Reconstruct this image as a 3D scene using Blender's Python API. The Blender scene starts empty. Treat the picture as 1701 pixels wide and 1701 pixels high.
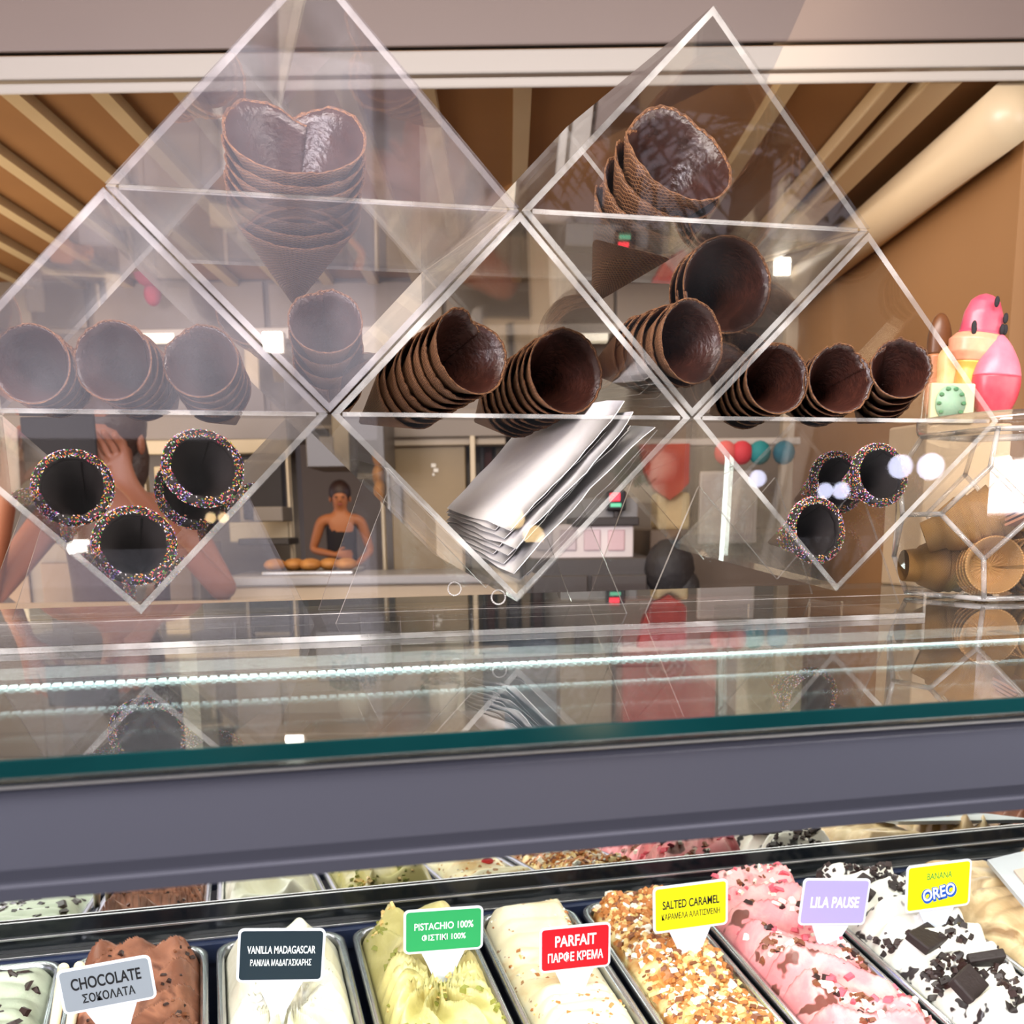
import bpy, bmesh, math, random
import numpy as np
from math import sin, cos, tan, pi, radians, sqrt, atan2
from mathutils import Vector, Matrix, Quaternion, noise
random.seed(7)
SC = bpy.context.scene
COL = SC.collection
# ------------------------------------------------------------------ camera, world, lights, exposure
FPX, CX, CY, CH = 1830.0, 850.5, 1252.0, 1.5
YAW, PITCH, ROLL = radians(-14.67), radians(-11.88), radians(-0.79)
cd = bpy.data.cameras.new('camera'); cam = bpy.data.objects.new('camera', cd); COL.objects.link(cam)
CR = Matrix.Rotation(YAW, 3, 'Z') @ Matrix.Rotation(pi/2+PITCH, 3, 'X') @ Matrix.Rotation(ROLL, 3, 'Z')
cam.matrix_world = Matrix.Translation((0, 0, CH)) @ CR.to_4x4()
cd.sensor_fit = 'HORIZONTAL'; cd.sensor_width = 36; cd.lens = FPX/1701*36
cd.shift_y = (CY-850.5)/1701; cd.shift_x = 0
cd.clip_start = 0.02; cd.clip_end = 200
cd.dof.use_dof = True; cd.dof.focus_distance = 0.98; cd.dof.aperture_fstop = 13
SC.camera = cam
SC.view_settings.view_transform = 'Standard'; SC.view_settings.look = 'None'
SC.view_settings.exposure = 0.0; SC.view_settings.gamma = 1.0; SC.view_settings.use_curve_mapping = False
SC.cycles.max_bounces = 14; SC.cycles.transparent_max_bounces = 64; SC.cycles.glossy_bounces = 6
SC.cycles.diffuse_bounces = 3; SC.cycles.caustics_reflective = False; SC.cycles.caustics_refractive = False
SC.cycles.sample_clamp_indirect = 4.0

def lin(r, g, b):
    f = lambda c: (c/255/12.92) if c/255 <= .04045 else ((c/255+.055)/1.055)**2.4
    return (f(r), f(g), f(b), 1)

world = bpy.data.worlds.new('world'); SC.world = world; world.use_nodes = True
wn = world.node_tree; bgn = wn.nodes['Background']
tc = wn.nodes.new('ShaderNodeTexCoord'); sep = wn.nodes.new('ShaderNodeSeparateXYZ')
rmp = wn.nodes.new('ShaderNodeValToRGB')
wn.links.new(tc.outputs['Generated'], sep.inputs[0]); wn.links.new(sep.outputs['Z'], rmp.inputs[0])
rmp.color_ramp.elements[0].color = (.80, .72, .80, 1); rmp.color_ramp.elements[0].position = 0.0
rmp.color_ramp.elements[1].color = (.52, .60, .86, 1); rmp.color_ramp.elements[1].position = .7
wn.links.new(rmp.outputs[0], bgn.inputs[0]); bgn.inputs[1].default_value = 1.25

HX = Vector((cos(YAW), sin(YAW), 0)); HY = Vector((-sin(YAW), cos(YAW), 0))   # room axes: across, into the room
def ray(px, py): return CR @ Vector(((px-CX)/FPX, -(py-CY)/FPX, -1))
def atY(px, py, Y): d = ray(px, py); return Vector((0, 0, CH)) + d*(Y/d.y)
def atZ(px, py, Z): d = ray(px, py); return Vector((0, 0, CH)) + d*((Z-CH)/d.z)
def atD(px, py, D):                                  # point at a distance D into the room
    d = ray(px, py); return Vector((0, 0, CH)) + d*(D/d.dot(HY))
def room(p): return Vector((p.dot(HX), p.dot(HY), p.z))   # world -> room axes
ROOM = Matrix.Rotation(YAW, 4, 'Z')

def area(name, loc, tgt, sx, sy, power, col):
    l = bpy.data.lights.new(name, 'AREA'); l.shape = 'RECTANGLE'; l.size = sx; l.size_y = sy; l.energy = power; l.color = col
    o = bpy.data.objects.new(name, l); COL.objects.link(o); o.location = loc
    o.rotation_euler = (Vector(tgt)-Vector(loc)).to_track_quat('-Z', 'Y').to_euler(); return o
def R3(x, d, z): return HX*x + HY*d + Vector((0, 0, z))
WARM = (1, .72, .45)
area('case_light', (.45, .50, 1.352), (.45, 1.15, .97), 1.9, .03, 4.7, (1, .98, .95))
area('case_light_rear', (.45, 1.30, 1.36), (.45, 1.05, .95), 1.9, .03, 2.4, (1, .98, .93))
area('room_light', R3(-.6, 3.2, 2.28), R3(-.6, 3.3, 0), 3.0, 1.7, 17, (1, .84, .66))
area('overhead_fill', (.1, .05, 2.5), (.2, .8, 1.45), 2.4, .4, 78, (1, .93, .88))  # fill light added above the counter to brighten cones and napkins
area('front_fill_left', (-2.2, -1.3, 2.1), (.1, .9, 1.5), 1.2, 1.2, 150, (.98, .93, 1))  # unseen fill added front left, outside the panels' reflections
area('front_fill_right', (3.4, -1.2, 2.0), (.3, .9, 1.5), 2.0, 1.6, 66, (1, .93, .86))  # matching fill added front right, no fixture there
area('room_wall_light', R3(-1.7, 2.9, 1.5), R3(-.9, 3.1, 2.5), 1.4, .9, 16, (1, .76, .5))
area('room_wall_light_right', R3(.2, 2.7, 2.2), R3(1.3, 3.4, 1.7), 1.5, 1.1, 5, (1, .76, .5))
area('back_room_light', R3(-1.2, 7.5, 2.5), R3(-1.2, 8.0, 0), 2.0, 1.5, 45, (1, .8, .6))

# ------------------------------------------------------------------ helpers
def mat(name, col, rough=.5, metal=0, spec=.5, emit=None, es=0, noise_=None, bump=None, trans=0):
    m = bpy.data.materials.new(name); m.use_nodes = True; nt = m.node_tree; p = nt.nodes['Principled BSDF']
    p.inputs['Base Color'].default_value = col; p.inputs['Roughness'].default_value = rough
    p.inputs['Metallic'].default_value = metal; p.inputs['Specular IOR Level'].default_value = spec
    if trans: p.inputs['Transmission Weight'].default_value = trans
    if emit: p.inputs['Emission Color'].default_value = emit; p.inputs['Emission Strength'].default_value = es
    if noise_:                                       # (scale, colour2, amount)
        t = nt.nodes.new('ShaderNodeTexCoord'); n = nt.nodes.new('ShaderNodeTexNoise'); n.inputs['Scale'].default_value = noise_[0]
        n.inputs['Detail'].default_value = 4
        r = nt.nodes.new('ShaderNodeValToRGB'); r.color_ramp.elements[0].color = col; r.color_ramp.elements[1].color = noise_[1]
        r.color_ramp.elements[0].position = .5-noise_[2]/2; r.color_ramp.elements[1].position = .5+noise_[2]/2
        nt.links.new(t.outputs['Object'], n.inputs['Vector']); nt.links.new(n.outputs['Fac'], r.inputs[0]); nt.links.new(r.outputs[0], p.inputs['Base Color'])
    if bump:                                         # (scale, strength, distance)
        t = nt.nodes.new('ShaderNodeTexCoord'); n = nt.nodes.new('ShaderNodeTexNoise'); n.inputs['Scale'].default_value = bump[0]; n.inputs['Detail'].default_value = 5
        b = nt.nodes.new('ShaderNodeBump'); b.inputs['Strength'].default_value = bump[1]; b.inputs['Distance'].default_value = bump[2]
        nt.links.new(t.outputs['Object'], n.inputs['Vector']); nt.links.new(n.outputs['Fac'], b.inputs['Height']); nt.links.new(b.outputs[0], p.inputs['Normal'])
    return m
def thin_clear(name, tint=(.97, .97, .965, 1), rough=.015, haze=0.0, hcol=(.8, .78, .8, 1), boost=1.0, smudge=False):
    """clear sheet: Fresnel reflection over straight-through transmission, a little dust haze, or on edges a pale stand-in for refracted light"""
    m = bpy.data.materials.new(name); m.use_nodes = True; nt = m.node_tree; nt.nodes.clear()
    o = nt.nodes.new('ShaderNodeOutputMaterial'); tr = nt.nodes.new('ShaderNodeBsdfTransparent'); tr.inputs[0].default_value = tint
    gl = nt.nodes.new('ShaderNodeBsdfGlossy'); gl.inputs['Roughness'].default_value = rough
    fr = nt.nodes.new('ShaderNodeFresnel'); geo = nt.nodes.new('ShaderNodeNewGeometry')
    mx = nt.nodes.new('ShaderNodeMix'); mx.data_type = 'FLOAT'
    mx.inputs[2].default_value = 1.49; mx.inputs[3].default_value = 1/1.49
    nt.links.new(geo.outputs['Backfacing'], mx.inputs[0]); nt.links.new(mx.outputs[0], fr.inputs['IOR'])
    ml = nt.nodes.new('ShaderNodeMath'); ml.operation = 'MULTIPLY'; ml.inputs[1].default_value = boost; ml.use_clamp = True
    nt.links.new(fr.outputs[0], ml.inputs[0])
    mix = nt.nodes.new('ShaderNodeMixShader'); nt.links.new(ml.outputs[0], mix.inputs[0])
    nt.links.new(tr.outputs[0], mix.inputs[1]); nt.links.new(gl.outputs[0], mix.inputs[2])
    last = mix
    if haze:
        df = nt.nodes.new('ShaderNodeBsdfDiffuse'); df.inputs[0].default_value = hcol
        m2 = nt.nodes.new('ShaderNodeMixShader'); m2.inputs[0].default_value = haze
        nt.links.new(mix.outputs[0], m2.inputs[1]); nt.links.new(df.outputs[0], m2.inputs[2]); last = m2
        if smudge:
            t = nt.nodes.new('ShaderNodeTexCoord'); n = nt.nodes.new('ShaderNodeTexNoise'); n.inputs['Scale'].default_value = 14; n.inputs['Detail'].default_value = 6
            r = nt.nodes.new('ShaderNodeMapRange'); r.inputs[1].default_value = .45; r.inputs[2].default_value = .75; r.inputs[3].default_value = haze*.4; r.inputs[4].default_value = haze*2
            nt.links.new(t.outputs['Object'], n.inputs['Vector']); nt.links.new(n.outputs['Fac'], r.inputs[0]); nt.links.new(r.outputs[0], m2.inputs[0])
    nt.links.new(last.outputs[0], o.inputs[0]); return m

ACR = thin_clear('acrylic', haze=.002, smudge=True)
FRONT = thin_clear('acrylic_front', tint=(.95, .94, .95, 1), haze=.02, rough=.03, hcol=(.75, .72, .78, 1), boost=1.5, smudge=True)
EDGE = thin_clear('acrylic_edge', tint=(.9, .88, .86, 1), rough=.15, haze=.26, hcol=(.95, .92, .90, 1), boost=1.6, smudge=True)  # pale haze paints in the brightness of light refracted at the edges
GLASS = thin_clear('glass_sheet', tint=(.86, .93, .92, 1), rough=.004, haze=.01, boost=1.15)
GEDGE = mat('glass_edge_teal', (.001, .018, .020, 1), .12, spec=.5, noise_=(9, (.003, .036, .038, 1), .5))

def link(o, parent=None):
    COL.objects.link(o)
    if parent is not None: o.parent = parent
    return o
def tag(o, label=None, cat=None, group=None, kind=None):
    if label: o['label'] = label
    if cat: o['category'] = cat
    if group: o['group'] = group
    if kind: o['kind'] = kind
    return o
def empty(name, loc=(0, 0, 0), rz=0, parent=None):
    o = bpy.data.objects.new(name, None); o.location = loc; o.rotation_euler = (0, 0, rz); o.empty_display_size = .02
    return link(o, parent)
def mobj(name, verts, faces, mats, parent=None, mi=None, smooth=False, local=None):
    """one mesh object; verts are world points; with local=Matrix the origin/orientation is that matrix"""
    me = bpy.data.meshes.new(name)
    if local is not None:
        inv = local.inverted(); verts = [inv @ Vector(v) for v in verts]
    me.from_pydata([tuple(v) for v in verts], [], faces)
    for m in (mats if isinstance(mats, (list, tuple)) else [mats]): me.materials.append(m)
    if mi: me.polygons.foreach_set('material_index', mi)
    if smooth: me.polygons.foreach_set('use_smooth', [True]*len(me.polygons))
    me.update()
    o = bpy.data.objects.new(name, me); link(o, parent)
    if local is not None: o.matrix_local = (local if parent is None else parent_inv(parent) @ local)
    elif parent is not None: o.matrix_parent_inverse = parent_mat(parent).inverted()
    return o
def parent_mat(p):
    m = Matrix.LocRotScale(p.location, p.rotation_euler.to_quaternion() if p.rotation_mode != 'QUATERNION' else p.rotation_quaternion, p.scale)
    if p.parent is not None: m = parent_mat(p.parent) @ p.matrix_parent_inverse @ m
    return m
def parent_inv(p): return parent_mat(p).inverted()
class MB:
    """collects shapes in one coordinate frame M and links them as one mesh"""
    def __init__(s, M=None): s.bm = bmesh.new(); s.M = M or Matrix()
    def box(s, x0, x1, y0, y1, z0, z1, bev=0, mi=0, R=None):
        c = Vector(((x0+x1)/2, (y0+y1)/2, (z0+z1)/2)); S = Matrix.Diagonal((abs(x1-x0), abs(y1-y0), abs(z1-z0), 1))
        T = Matrix.Translation(c) @ (R.to_4x4() if R else Matrix())
        g = bmesh.ops.create_cube(s.bm, size=1, matrix=T @ S)
        fs = set(f for v in g['verts'] for f in v.link_faces)
        for f in fs: f.material_index = mi
        if bev:
            es = list(set(e for v in g['verts'] for e in v.link_edges))
            r = bmesh.ops.bevel(s.bm, geom=es, offset=bev, segments=2, affect='EDGES', profile=.5)
            for f in r['faces']: f.material_index = mi
        return s
    def tube(s, p, q, r, r2=None, n=12, mi=0, caps=True):
        p, q = Vector(p), Vector(q); d = q-p; L = d.length
        T = Matrix.Translation((p+q)/2) @ d.to_track_quat('Z', 'Y').to_matrix().to_4x4()
        g = bmesh.ops.create_cone(s.bm, cap_ends=caps, segments=n, radius1=r, radius2=r if r2 is None else r2, depth=L, matrix=T)
        for f in set(f for v in g['verts'] for f in v.link_faces): f.material_index = mi; f.smooth = True
        return s
    def ball(s, c, rx, ry=None, rz=None, n=16, mi=0, R=None):
        ry = rx if ry is None else ry; rz = rx if rz is None else rz
        T = Matrix.Translation(c) @ (R.to_4x4() if R else Matrix()) @ Matrix.Diagonal((rx, ry, rz, 1))
        g = bmesh.ops.create_uvsphere(s.bm, u_segments=n, v_segments=max(6, n//2), radius=1, matrix=T)
        for f in set(f for v in g['verts'] for f in v.link_faces): f.material_index = mi; f.smooth = True
        return s
    def lathe(s, prof, c=(0, 0, 0), n=24, mi=0):
        c = Vector(c); rings = []
        for r, z in prof: rings.append([s.bm.verts.new(c+Vector((r*cos(2*pi*k/n), r*sin(2*pi*k/n), z))) for k in range(n)])
        for a, b in zip(rings, rings[1:]):
            for k in range(n):
                f = s.bm.faces.new((a[k], a[(k+1) % n], b[(k+1) % n], b[k])); f.smooth = True; f.material_index = mi
        return s
    def poly(s, pts, ext, mi=0):
        """polygon extruded along ext, optional different index for the two caps"""
        a = [s.bm.verts.new(Vector(p)) for p in pts]; b = [s.bm.verts.new(Vector(p)+Vector(ext)) for p in pts]; n = len(pts)
        fs = [s.bm.faces.new(a[::-1]), s.bm.faces.new(b)]
        fs += [s.bm.faces.new((a[k], a[(k+1) % n], b[(k+1) % n], b[k])) for k in range(n)]
        for f in fs: f.material_index = mi
        return fs
    def build(s, name, mats, parent=None, loc=None):
        bmesh.ops.recalc_face_normals(s.bm, faces=s.bm.faces)
        me = bpy.data.meshes.new(name)
        M = s.M
        if parent is None and loc is not None:           # put the origin somewhere useful
            bmesh.ops.translate(s.bm, verts=s.bm.verts, vec=-Vector(loc)); M = M @ Matrix.Translation(loc)
        s.bm.to_mesh(me); s.bm.free()
        for m in (mats if isinstance(mats, (list, tuple)) else [mats]): me.materials.append(m)
        o = bpy.data.objects.new(name, me); link(o, parent)
        if parent is None: o.matrix_world = M
        else: o.matrix_parent_inverse = parent_mat(parent).inverted() @ M
        return o

# ------------------------------------------------------------------ the room behind the counter (room axes)
FLOOR = .15
M_cream = mat('cream_paint', lin(188, 172, 150), .6, noise_=(3, lin(174, 158, 136), .6))
M_grey = mat('warm_grey_panel', lin(128, 116, 104), .55, noise_=(2, lin(112, 102, 92), .6))
M_grey2 = mat('pale_taupe_panel', lin(140, 128, 116), .55)
M_olive = mat('olive_brown_door', lin(140, 118, 80), .5, noise_=(4, lin(126, 106, 72), .6))
M_dark = mat('dark_opening', lin(38, 32, 32), .6)
M_tan = mat('tan_wall_paint', lin(160, 118, 74), .65, noise_=(1.2, lin(140, 100, 60), .8))
M_fab = mat('awning_fabric', lin(162, 120, 76), .85, noise_=(1.6, lin(128, 90, 56), .8))
M_raft = mat('rafter_paint', lin(204, 186, 152), .5, noise_=(5, lin(192, 172, 138), .6))
M_head = mat('header_mauve_paint', lin(126, 111, 104), .42, noise_=(1.5, lin(116, 101, 96), .8))
M_ivory = mat('ivory_profile', lin(172, 164, 156), .35)
M_floor = mat('floor_tiles_grey', lin(110, 100, 92), .5, noise_=(6, lin(96, 88, 80), .5))
def rbox(name, x0, x1, d0, d1, z0, z1, m, parent=None, bev=.004):
    return MB(ROOM).box(x0, x1, d0, d1, z0, z1, bev).build(name, m, parent, loc=None if parent else ((x0+x1)/2, (d0+d1)/2, z0))
def S(o): o['kind'] = 'structure'; return o
HD, CZ = 2.3, None
pz = lambda y, d, x=850: room(atD(x, y, d)).z
CZ = pz(142, HD)
fl = S(rbox('floor', -5, 5, -9, 12, FLOOR-.1, FLOOR, M_floor, bev=0)); S(rbox('floor_street', -16, 16, -14, .3, FLOOR, FLOOR+.01, mat('asphalt', lin(28, 27, 30), .9, spec=.2), bev=0))  # street sheet is unseen, added near black to keep reflections dark
# header (three profiles running across the front of the awning)
t1 = S(rbox('trim_1', -4, 4, HD, HD+.012, pz(74, HD), pz(-160, HD), M_head))
t2 = S(rbox('trim_2', -4, 4, HD+.005, HD+.03, pz(119, HD), pz(79, HD), M_ivory))
t3 = S(rbox('trim_3', -4, 4, HD+.008, HD+.016, CZ, pz(124, HD), M_ivory))
t4 = S(rbox('trim_4', -4, 4, HD+.035, HD+.11, CZ+.06, pz(-150, HD), M_grey, bev=0))
# ceiling: fabric sheet with rafters as parts
ceil = S(MB(ROOM).box(-4, 1.6, HD+.02, 4.6, CZ+.05, CZ+.07).build('ceiling', M_fab, loc=(0, 3.4, CZ+.05)))
RX0 = [-590, -440, -295, -144, 20, 168, 305, 440, 572, 707, 868, 1309]
for px in RX0:
    x = room(atD(px, 142, HD+.1)).x
    xe = x-.02
    MB(ROOM).box(x-.018, x+.018, HD+.03, HD+2.28, CZ+.025, CZ+.05).build('rafter', M_raft, ceil)
# unseen slab added over the customers' side to shut out overhead sky
S(rbox('sky_block_slab', -5, 5, -3.2, HD, CZ+.30, CZ+.33, mat('sky_block_cloth', lin(170, 160, 150), .9), bev=0))
# right wall with a rounded roller and pale pipes along its top
XB_ = room(atD(1701, 240, HD+.04)); WX = XB_.x+.005; TZc = XB_.z+.058
wr = S(rbox('wall_right', WX+.02, WX+.12, HD+.1, 4.4, FLOOR, CZ+.06, M_tan, bev=0))
M_pipe = mat('roller_tube_paint', lin(206, 184, 150), .38)
S(rbox('wall_front', WX+.12, 5, HD+.02, HD+.12, FLOOR, CZ+.06, M_tan, bev=0))
t5 = S(MB(ROOM).tube((WX-.035, HD+.03, TZc), (WX-.035, 4.15, TZc), .058, n=28).build('trim_5', M_pipe, loc=(WX-.035, HD+.1, CZ-.1)))
t6 = S(rbox('trim_6', WX-.20, WX-.135, HD+.03, 4.15, CZ+.005, CZ+.04, M_pipe))
t7 = S(rbox('trim_7', WX-.27, WX-.235, HD+.03, 4.15, CZ+.01, CZ+.045, M_pipe))
# back wall with an opening into a second room
BD = 4.2
def px2(x0, y0, x1, y1, d):
    a = room(atD(x0, y0, d)); b = room(atD(x1, y1, d)); return a.x, b.x, b.z, a.z
def pbox(name, x0, y0, x1, y1, d, dep, m, parent=None, bev=.004, kind=None):
    xa, xb, za, zb = px2(x0, y0, x1, y1, d); o = rbox(name, xa, xb, d, d+dep, za, zb, m, parent, bev)
    if kind: o['kind'] = kind
    return o
xa, xb, za, zb = px2(490, 735, 640, 1000, BD)
x_l = -2.7; x_r = WX+.02
wb = empty('wall_back', R3(0, BD, FLOOR), YAW); S(wb)
def wpart(x0, x1, z0, z1, m=M_grey): return MB(ROOM).box(x0, x1, BD, BD+.1, z0, z1).build('wall_segment', m, wb)
wpart(x_l, x_r, zb, CZ+.06); wpart(x_l, xa, FLOOR, zb); wpart(xb, x_r, FLOOR, zb); wpart(xa, xb, FLOOR, FLOOR+.75)
wl = S(rbox('wall_left', x_l-.1, x_l, HD, BD, FLOOR, CZ+.06, M_cream, bev=0))  # unseen wall, put in to keep the room's light warm
S(rbox('wall_far', -6, 3, 11.2, 11.3, FLOOR, 3.2, mat('far_wall_grey', lin(128, 116, 106), .7), bev=0))
S(rbox('ceiling_far', -6, 3, BD+.1, 11.2, 3.1, 3.2, M_cream, bev=0))
# pilaster at the right end
S(pbox('trim_8', 1322, 120, 1364, 1100, BD-.06, .06, M_cream)); S(pbox('trim_9', 1366, 120, 1376, 1100, BD-.05, .05, M_dark))
# frame of the back-wall shelving: posts and rails
M_post = mat('shelf_post_cream', lin(198, 182, 154), .5)
sh = empty('shelving_unit', R3(-.3, BD-.25, FLOOR), YAW)
tag(sh, 'cream shelving with tall posts and a long grey upper board behind the counter', 'shelving')
pbox('shelf_board', -60, 690, 1010, 722, BD-.3, .28, M_grey, sh)
pbox('shelf_board', 640, 724, 840, 738, BD-.26, .1, M_cream, sh)
for a, b in ((474, 491), (628, 645), (780, 795)): pbox('post', a, 722, b, 1040, BD-.3, .05, M_post, sh)
pbox('rail', 235, 732, 480, 752, BD-.3, .04, M_post, sh); pbox('rail', 380, 868, 480, 900, BD-.3, .05, M_post, sh)
pbox('rail', 236, 750, 250, 900, BD-.3, .04, M_post, sh)
# cabinet doors under it
cb = empty('wall_cabinet', R3(-.2, BD-.22, FLOOR), YAW); tag(cb, 'olive-brown cabinet door with small white marks between two cream posts', 'cabinet')
pbox('door', 647, 740, 779, 1030, BD-.22, .12, M_olive, cb)
M_white = mat('white_print', lin(235, 230, 220), .5)
for q in ((716, 770, 724, 776), (720, 778, 728, 784), (718, 786, 722, 790)): pbox('printed_mark', *q, BD-.226, .004, M_white, cb, bev=.0005)
ov = empty('wall_oven', R3(-.8, BD-.2, FLOOR), YAW); tag(ov, 'dark glass-fronted oven in a cream frame beside the doorway', 'oven')
pbox('door', 398, 756, 472, 862, BD-.24, .06, M_dark, ov); pbox('body', 392, 752, 476, 868, BD-.17, .1, M_cream, ov); pbox('handle', 405, 764, 466, 768, BD-.27, .02, M_post, ov)
# hanging clothes in dark alcove
al = pbox('dark_alcove', 797, 738, 905, 1000, BD-.1, .09, M_dark); tag(al, 'dark alcove of the back wall right of the olive cabinet door', 'alcove')
cols = [(70, 40, 40), (96, 84, 70), (52, 50, 56), (110, 96, 78), (60, 34, 34)]
for i, c in enumerate(cols):
    x = 803+i*20; xa_, xb_, z0_, z1_ = px2(x, 744, x+16, 870-8*(i % 2), BD-.13)
    mb = MB(ROOM)
    for k in range(4): mb.tube((xa_+.006+k*(xb_-xa_-.01)/3, BD-.135, z0_), (xa_+.008+k*(xb_-xa_-.014)/3, BD-.135, z1_), .009, .006, n=8)
    o = mb.build('hanging_towel', mat('towel_%d' % i, lin(*c), .9), loc=((xa_+xb_)/2, BD-.13, z1_))
    tag(o, ['dark red towel hanging leftmost in the dark alcove', 'brown-grey towel hanging second in the dark alcove', 'charcoal towel hanging in the middle of the dark alcove', 'beige towel hanging fourth in the dark alcove', 'maroon towel hanging last in the dark alcove'][i], 'towel', 'towels hanging in the alcove')
# low service counter at the back
ct = empty('back_counter', R3(-.2, 3.4, FLOOR), YAW); tag(ct, 'long beige service counter with a grey worktop along the back', 'counter')
xa, xb, za, zb = px2(380, 958, 865, 1400, 3.5)
MB(ROOM).box(xa, xb, 3.5, 3.86, FLOOR, zb-.03, .004).build('body', mat('counter_beige', lin(196, 174, 146), .5), ct)
MB(ROOM).box(xa-.02, xb+.01, 3.47, 3.88, zb-.03, zb, .006).build('worktop', mat('worktop_grey', lin(160, 156, 156), .3), ct)
pbox('panel', 392, 1015, 850, 1020, 3.49, .01, M_dark, ct, bev=0); pbox('panel', 400, 1060, 850, 1064, 3.49, .01, M_dark, ct, bev=0)
lowc = empty('low_cupboard', R3(-1, 3.1, FLOOR), YAW); tag(lowc, 'brown low cupboard unit at the far left, mostly behind the sprinkled cones', 'cupboard')
xa2, xb2, za2, zb2 = px2(-80, 905, 370, 1500, 3.55)
MB(ROOM).box(xa2, xb2, 3.55, 3.85, FLOOR, zb2, .004).build('body', M_grey, lowc)
for k in range(3):
    MB(ROOM).box(xa2+.02+k*(xb2-xa2)/3, xa2-.02+(k+1)*(xb2-xa2)/3, 3.535, 3.55, FLOOR+.1, zb2-.06, .004).build('door', mat('cupboard_door_%d' % k, lin(112, 92, 74), .5), lowc)
# pastries on a tray
tr = empty('baking_tray', room_ := R3((xa+xb)/2, 3.6, zb), YAW); tag(tr, 'shallow metal tray on the beige back counter with pastries on it', 'tray')
ta, tb, _, _ = px2(440, 950, 590, 960, 3.6)
MB(ROOM).box(ta, tb, 3.55, 3.85, zb, zb+.012, .003).build('tray_body', mat('tray_metal', lin(170, 168, 165), .3, .9), tr)
M_bread = mat('pastry_crust', lin(196, 138, 70), .6, noise_=(30, lin(160, 100, 44), .5))
for i in range(5):
    xx = ta+.03+i*(tb-ta-.06)/4
    o = MB(ROOM).ball((xx, 3.62+.03*(i % 2), zb+.03), .036, .05, .02).build('pastry', M_bread, loc=(xx, 3.62, zb+.012))
    tag(o, 'golden oval pastry on the metal tray of the back counter', 'pastry', 'pastries on the tray')
# cardboard / cartons and jars on back shelves (left)
for i, (q, c, lab) in enumerate([((255, 775, 300, 830), (190, 172, 140), 'beige square carton on the shelf behind the sprinkled cones'), ((258, 850, 298, 880), (70, 60, 50), 'low dark carton below the beige one behind the sprinkled cones'), ((0, 780, 30, 840), (216, 206, 180), 'cream carton at the left edge of the shelves'), ((420, 842, 470, 866), (120, 112, 104), 'small grey box beside the oven'), ((395, 895, 480, 905), (50, 45, 42), 'flat black baking sheet on the left end of the beige counter')]):
    o = pbox('carton', *q, BD-.5, .18, mat('carton_%d' % i, lin(*c), .6)); tag(o, lab, 'box', 'cartons on the back shelves')
for i, (q, c) in enumerate([((20, 1040, 120, 1075), (120, 112, 104)), ((135, 1045, 240, 1080), (72, 66, 60)), ((300, 1040, 420, 1075), (150, 140, 126))]): pass
# dark overhead hood in the doorway and the lit soffit
o = pbox('extractor_hood', 505, 690, 640, 775, BD-.65, .32, mat('hood_charcoal', lin(72, 66, 62), .4)); tag(o, 'dark charcoal extractor hood above the doorway', 'hood')
M_lamp = mat('lamp_white', (1, 1, 1, 1), emit=(1, .93, .82, 1), es=14)
M_lamp2 = mat('lamp_soft', (1, 1, 1, 1), emit=(1, .86, .62, 1), es=1.5)
def wall_lamp(px, py, s, d, lab):
    c = room(atD(px, py, d)); h = s/2*d/FPX
    e = empty('wall_lamp', R3(c.x, d, c.z), YAW); tag(e, lab, 'lamp')
    MB(ROOM).box(c.x-h*1.15, c.x+h*1.15, d+.012, d+.06, c.z-h*1.15, c.z+h*1.15, .004).build('housing', M_ivory, e)
    MB(ROOM).box(c.x-h, c.x+h, d, d+.012, c.z-h, c.z+h, .004).build('diffuser', M_lamp, e)
    MB(ROOM).box(c.x-h*.3, c.x+h*.3, d+.06, BD, c.z-h*.3, c.z+h*.3).build('bracket', M_ivory, e)
wall_lamp(452, 568, 30, BD-.4, 'small square lamp glowing white above the small cone stack')
wall_lamp(1300, 442, 26, BD-.4, 'small square lamp glowing white beside the largest open cone')
lb = empty('light_bar', R3(.2, BD-.1, pz(556, BD)), YAW); tag(lb, 'long cream light bar along the back wall above the shelves', 'lamp')
pbox('housing', 160, 548, 1110, 554, BD-.14, .1, M_ivory, lb); 
for a, b in ((225, 290), (700, 760), (935, 1010)): pbox('diffuser', a, 554, b, 566, BD-.14, .06, M_lamp2, lb, bev=.001)
# panelled upper wall
for a, b in ((-300, 145), (150, 440), (445, 735), (740, 1020), (1025, 1318)):
    pbox('wall_panel', a, 600, b, 685, BD-.02, .018, M_grey, wb); pbox('wall_panel', a, 470, b, 545, BD-.02, .018, M_grey2, wb)
# magenta bag high on the left
M_mag = mat('magenta_cloth', lin(170, 60, 84), .8, noise_=(20, lin(140, 50, 74), .5))
xa_, xb_, z0_, z1_ = px2(222, 425, 285, 480, BD-.1)
o = MB(ROOM).ball(((xa_+xb_)/2, BD-.12, (z0_+z1_)/2), (xb_-xa_)/2, .05, (z1_-z0_)/2).ball(((xa_+xb_)/2, BD-.12, z0_-.02), .03, .03, .04).build('pink_ornament', M_mag, loc=((xa_+xb_)/2, BD-.12, z0_))
tag(o, 'round magenta ornament with a small tail hung on the upper back wall', 'ornament')
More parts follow.
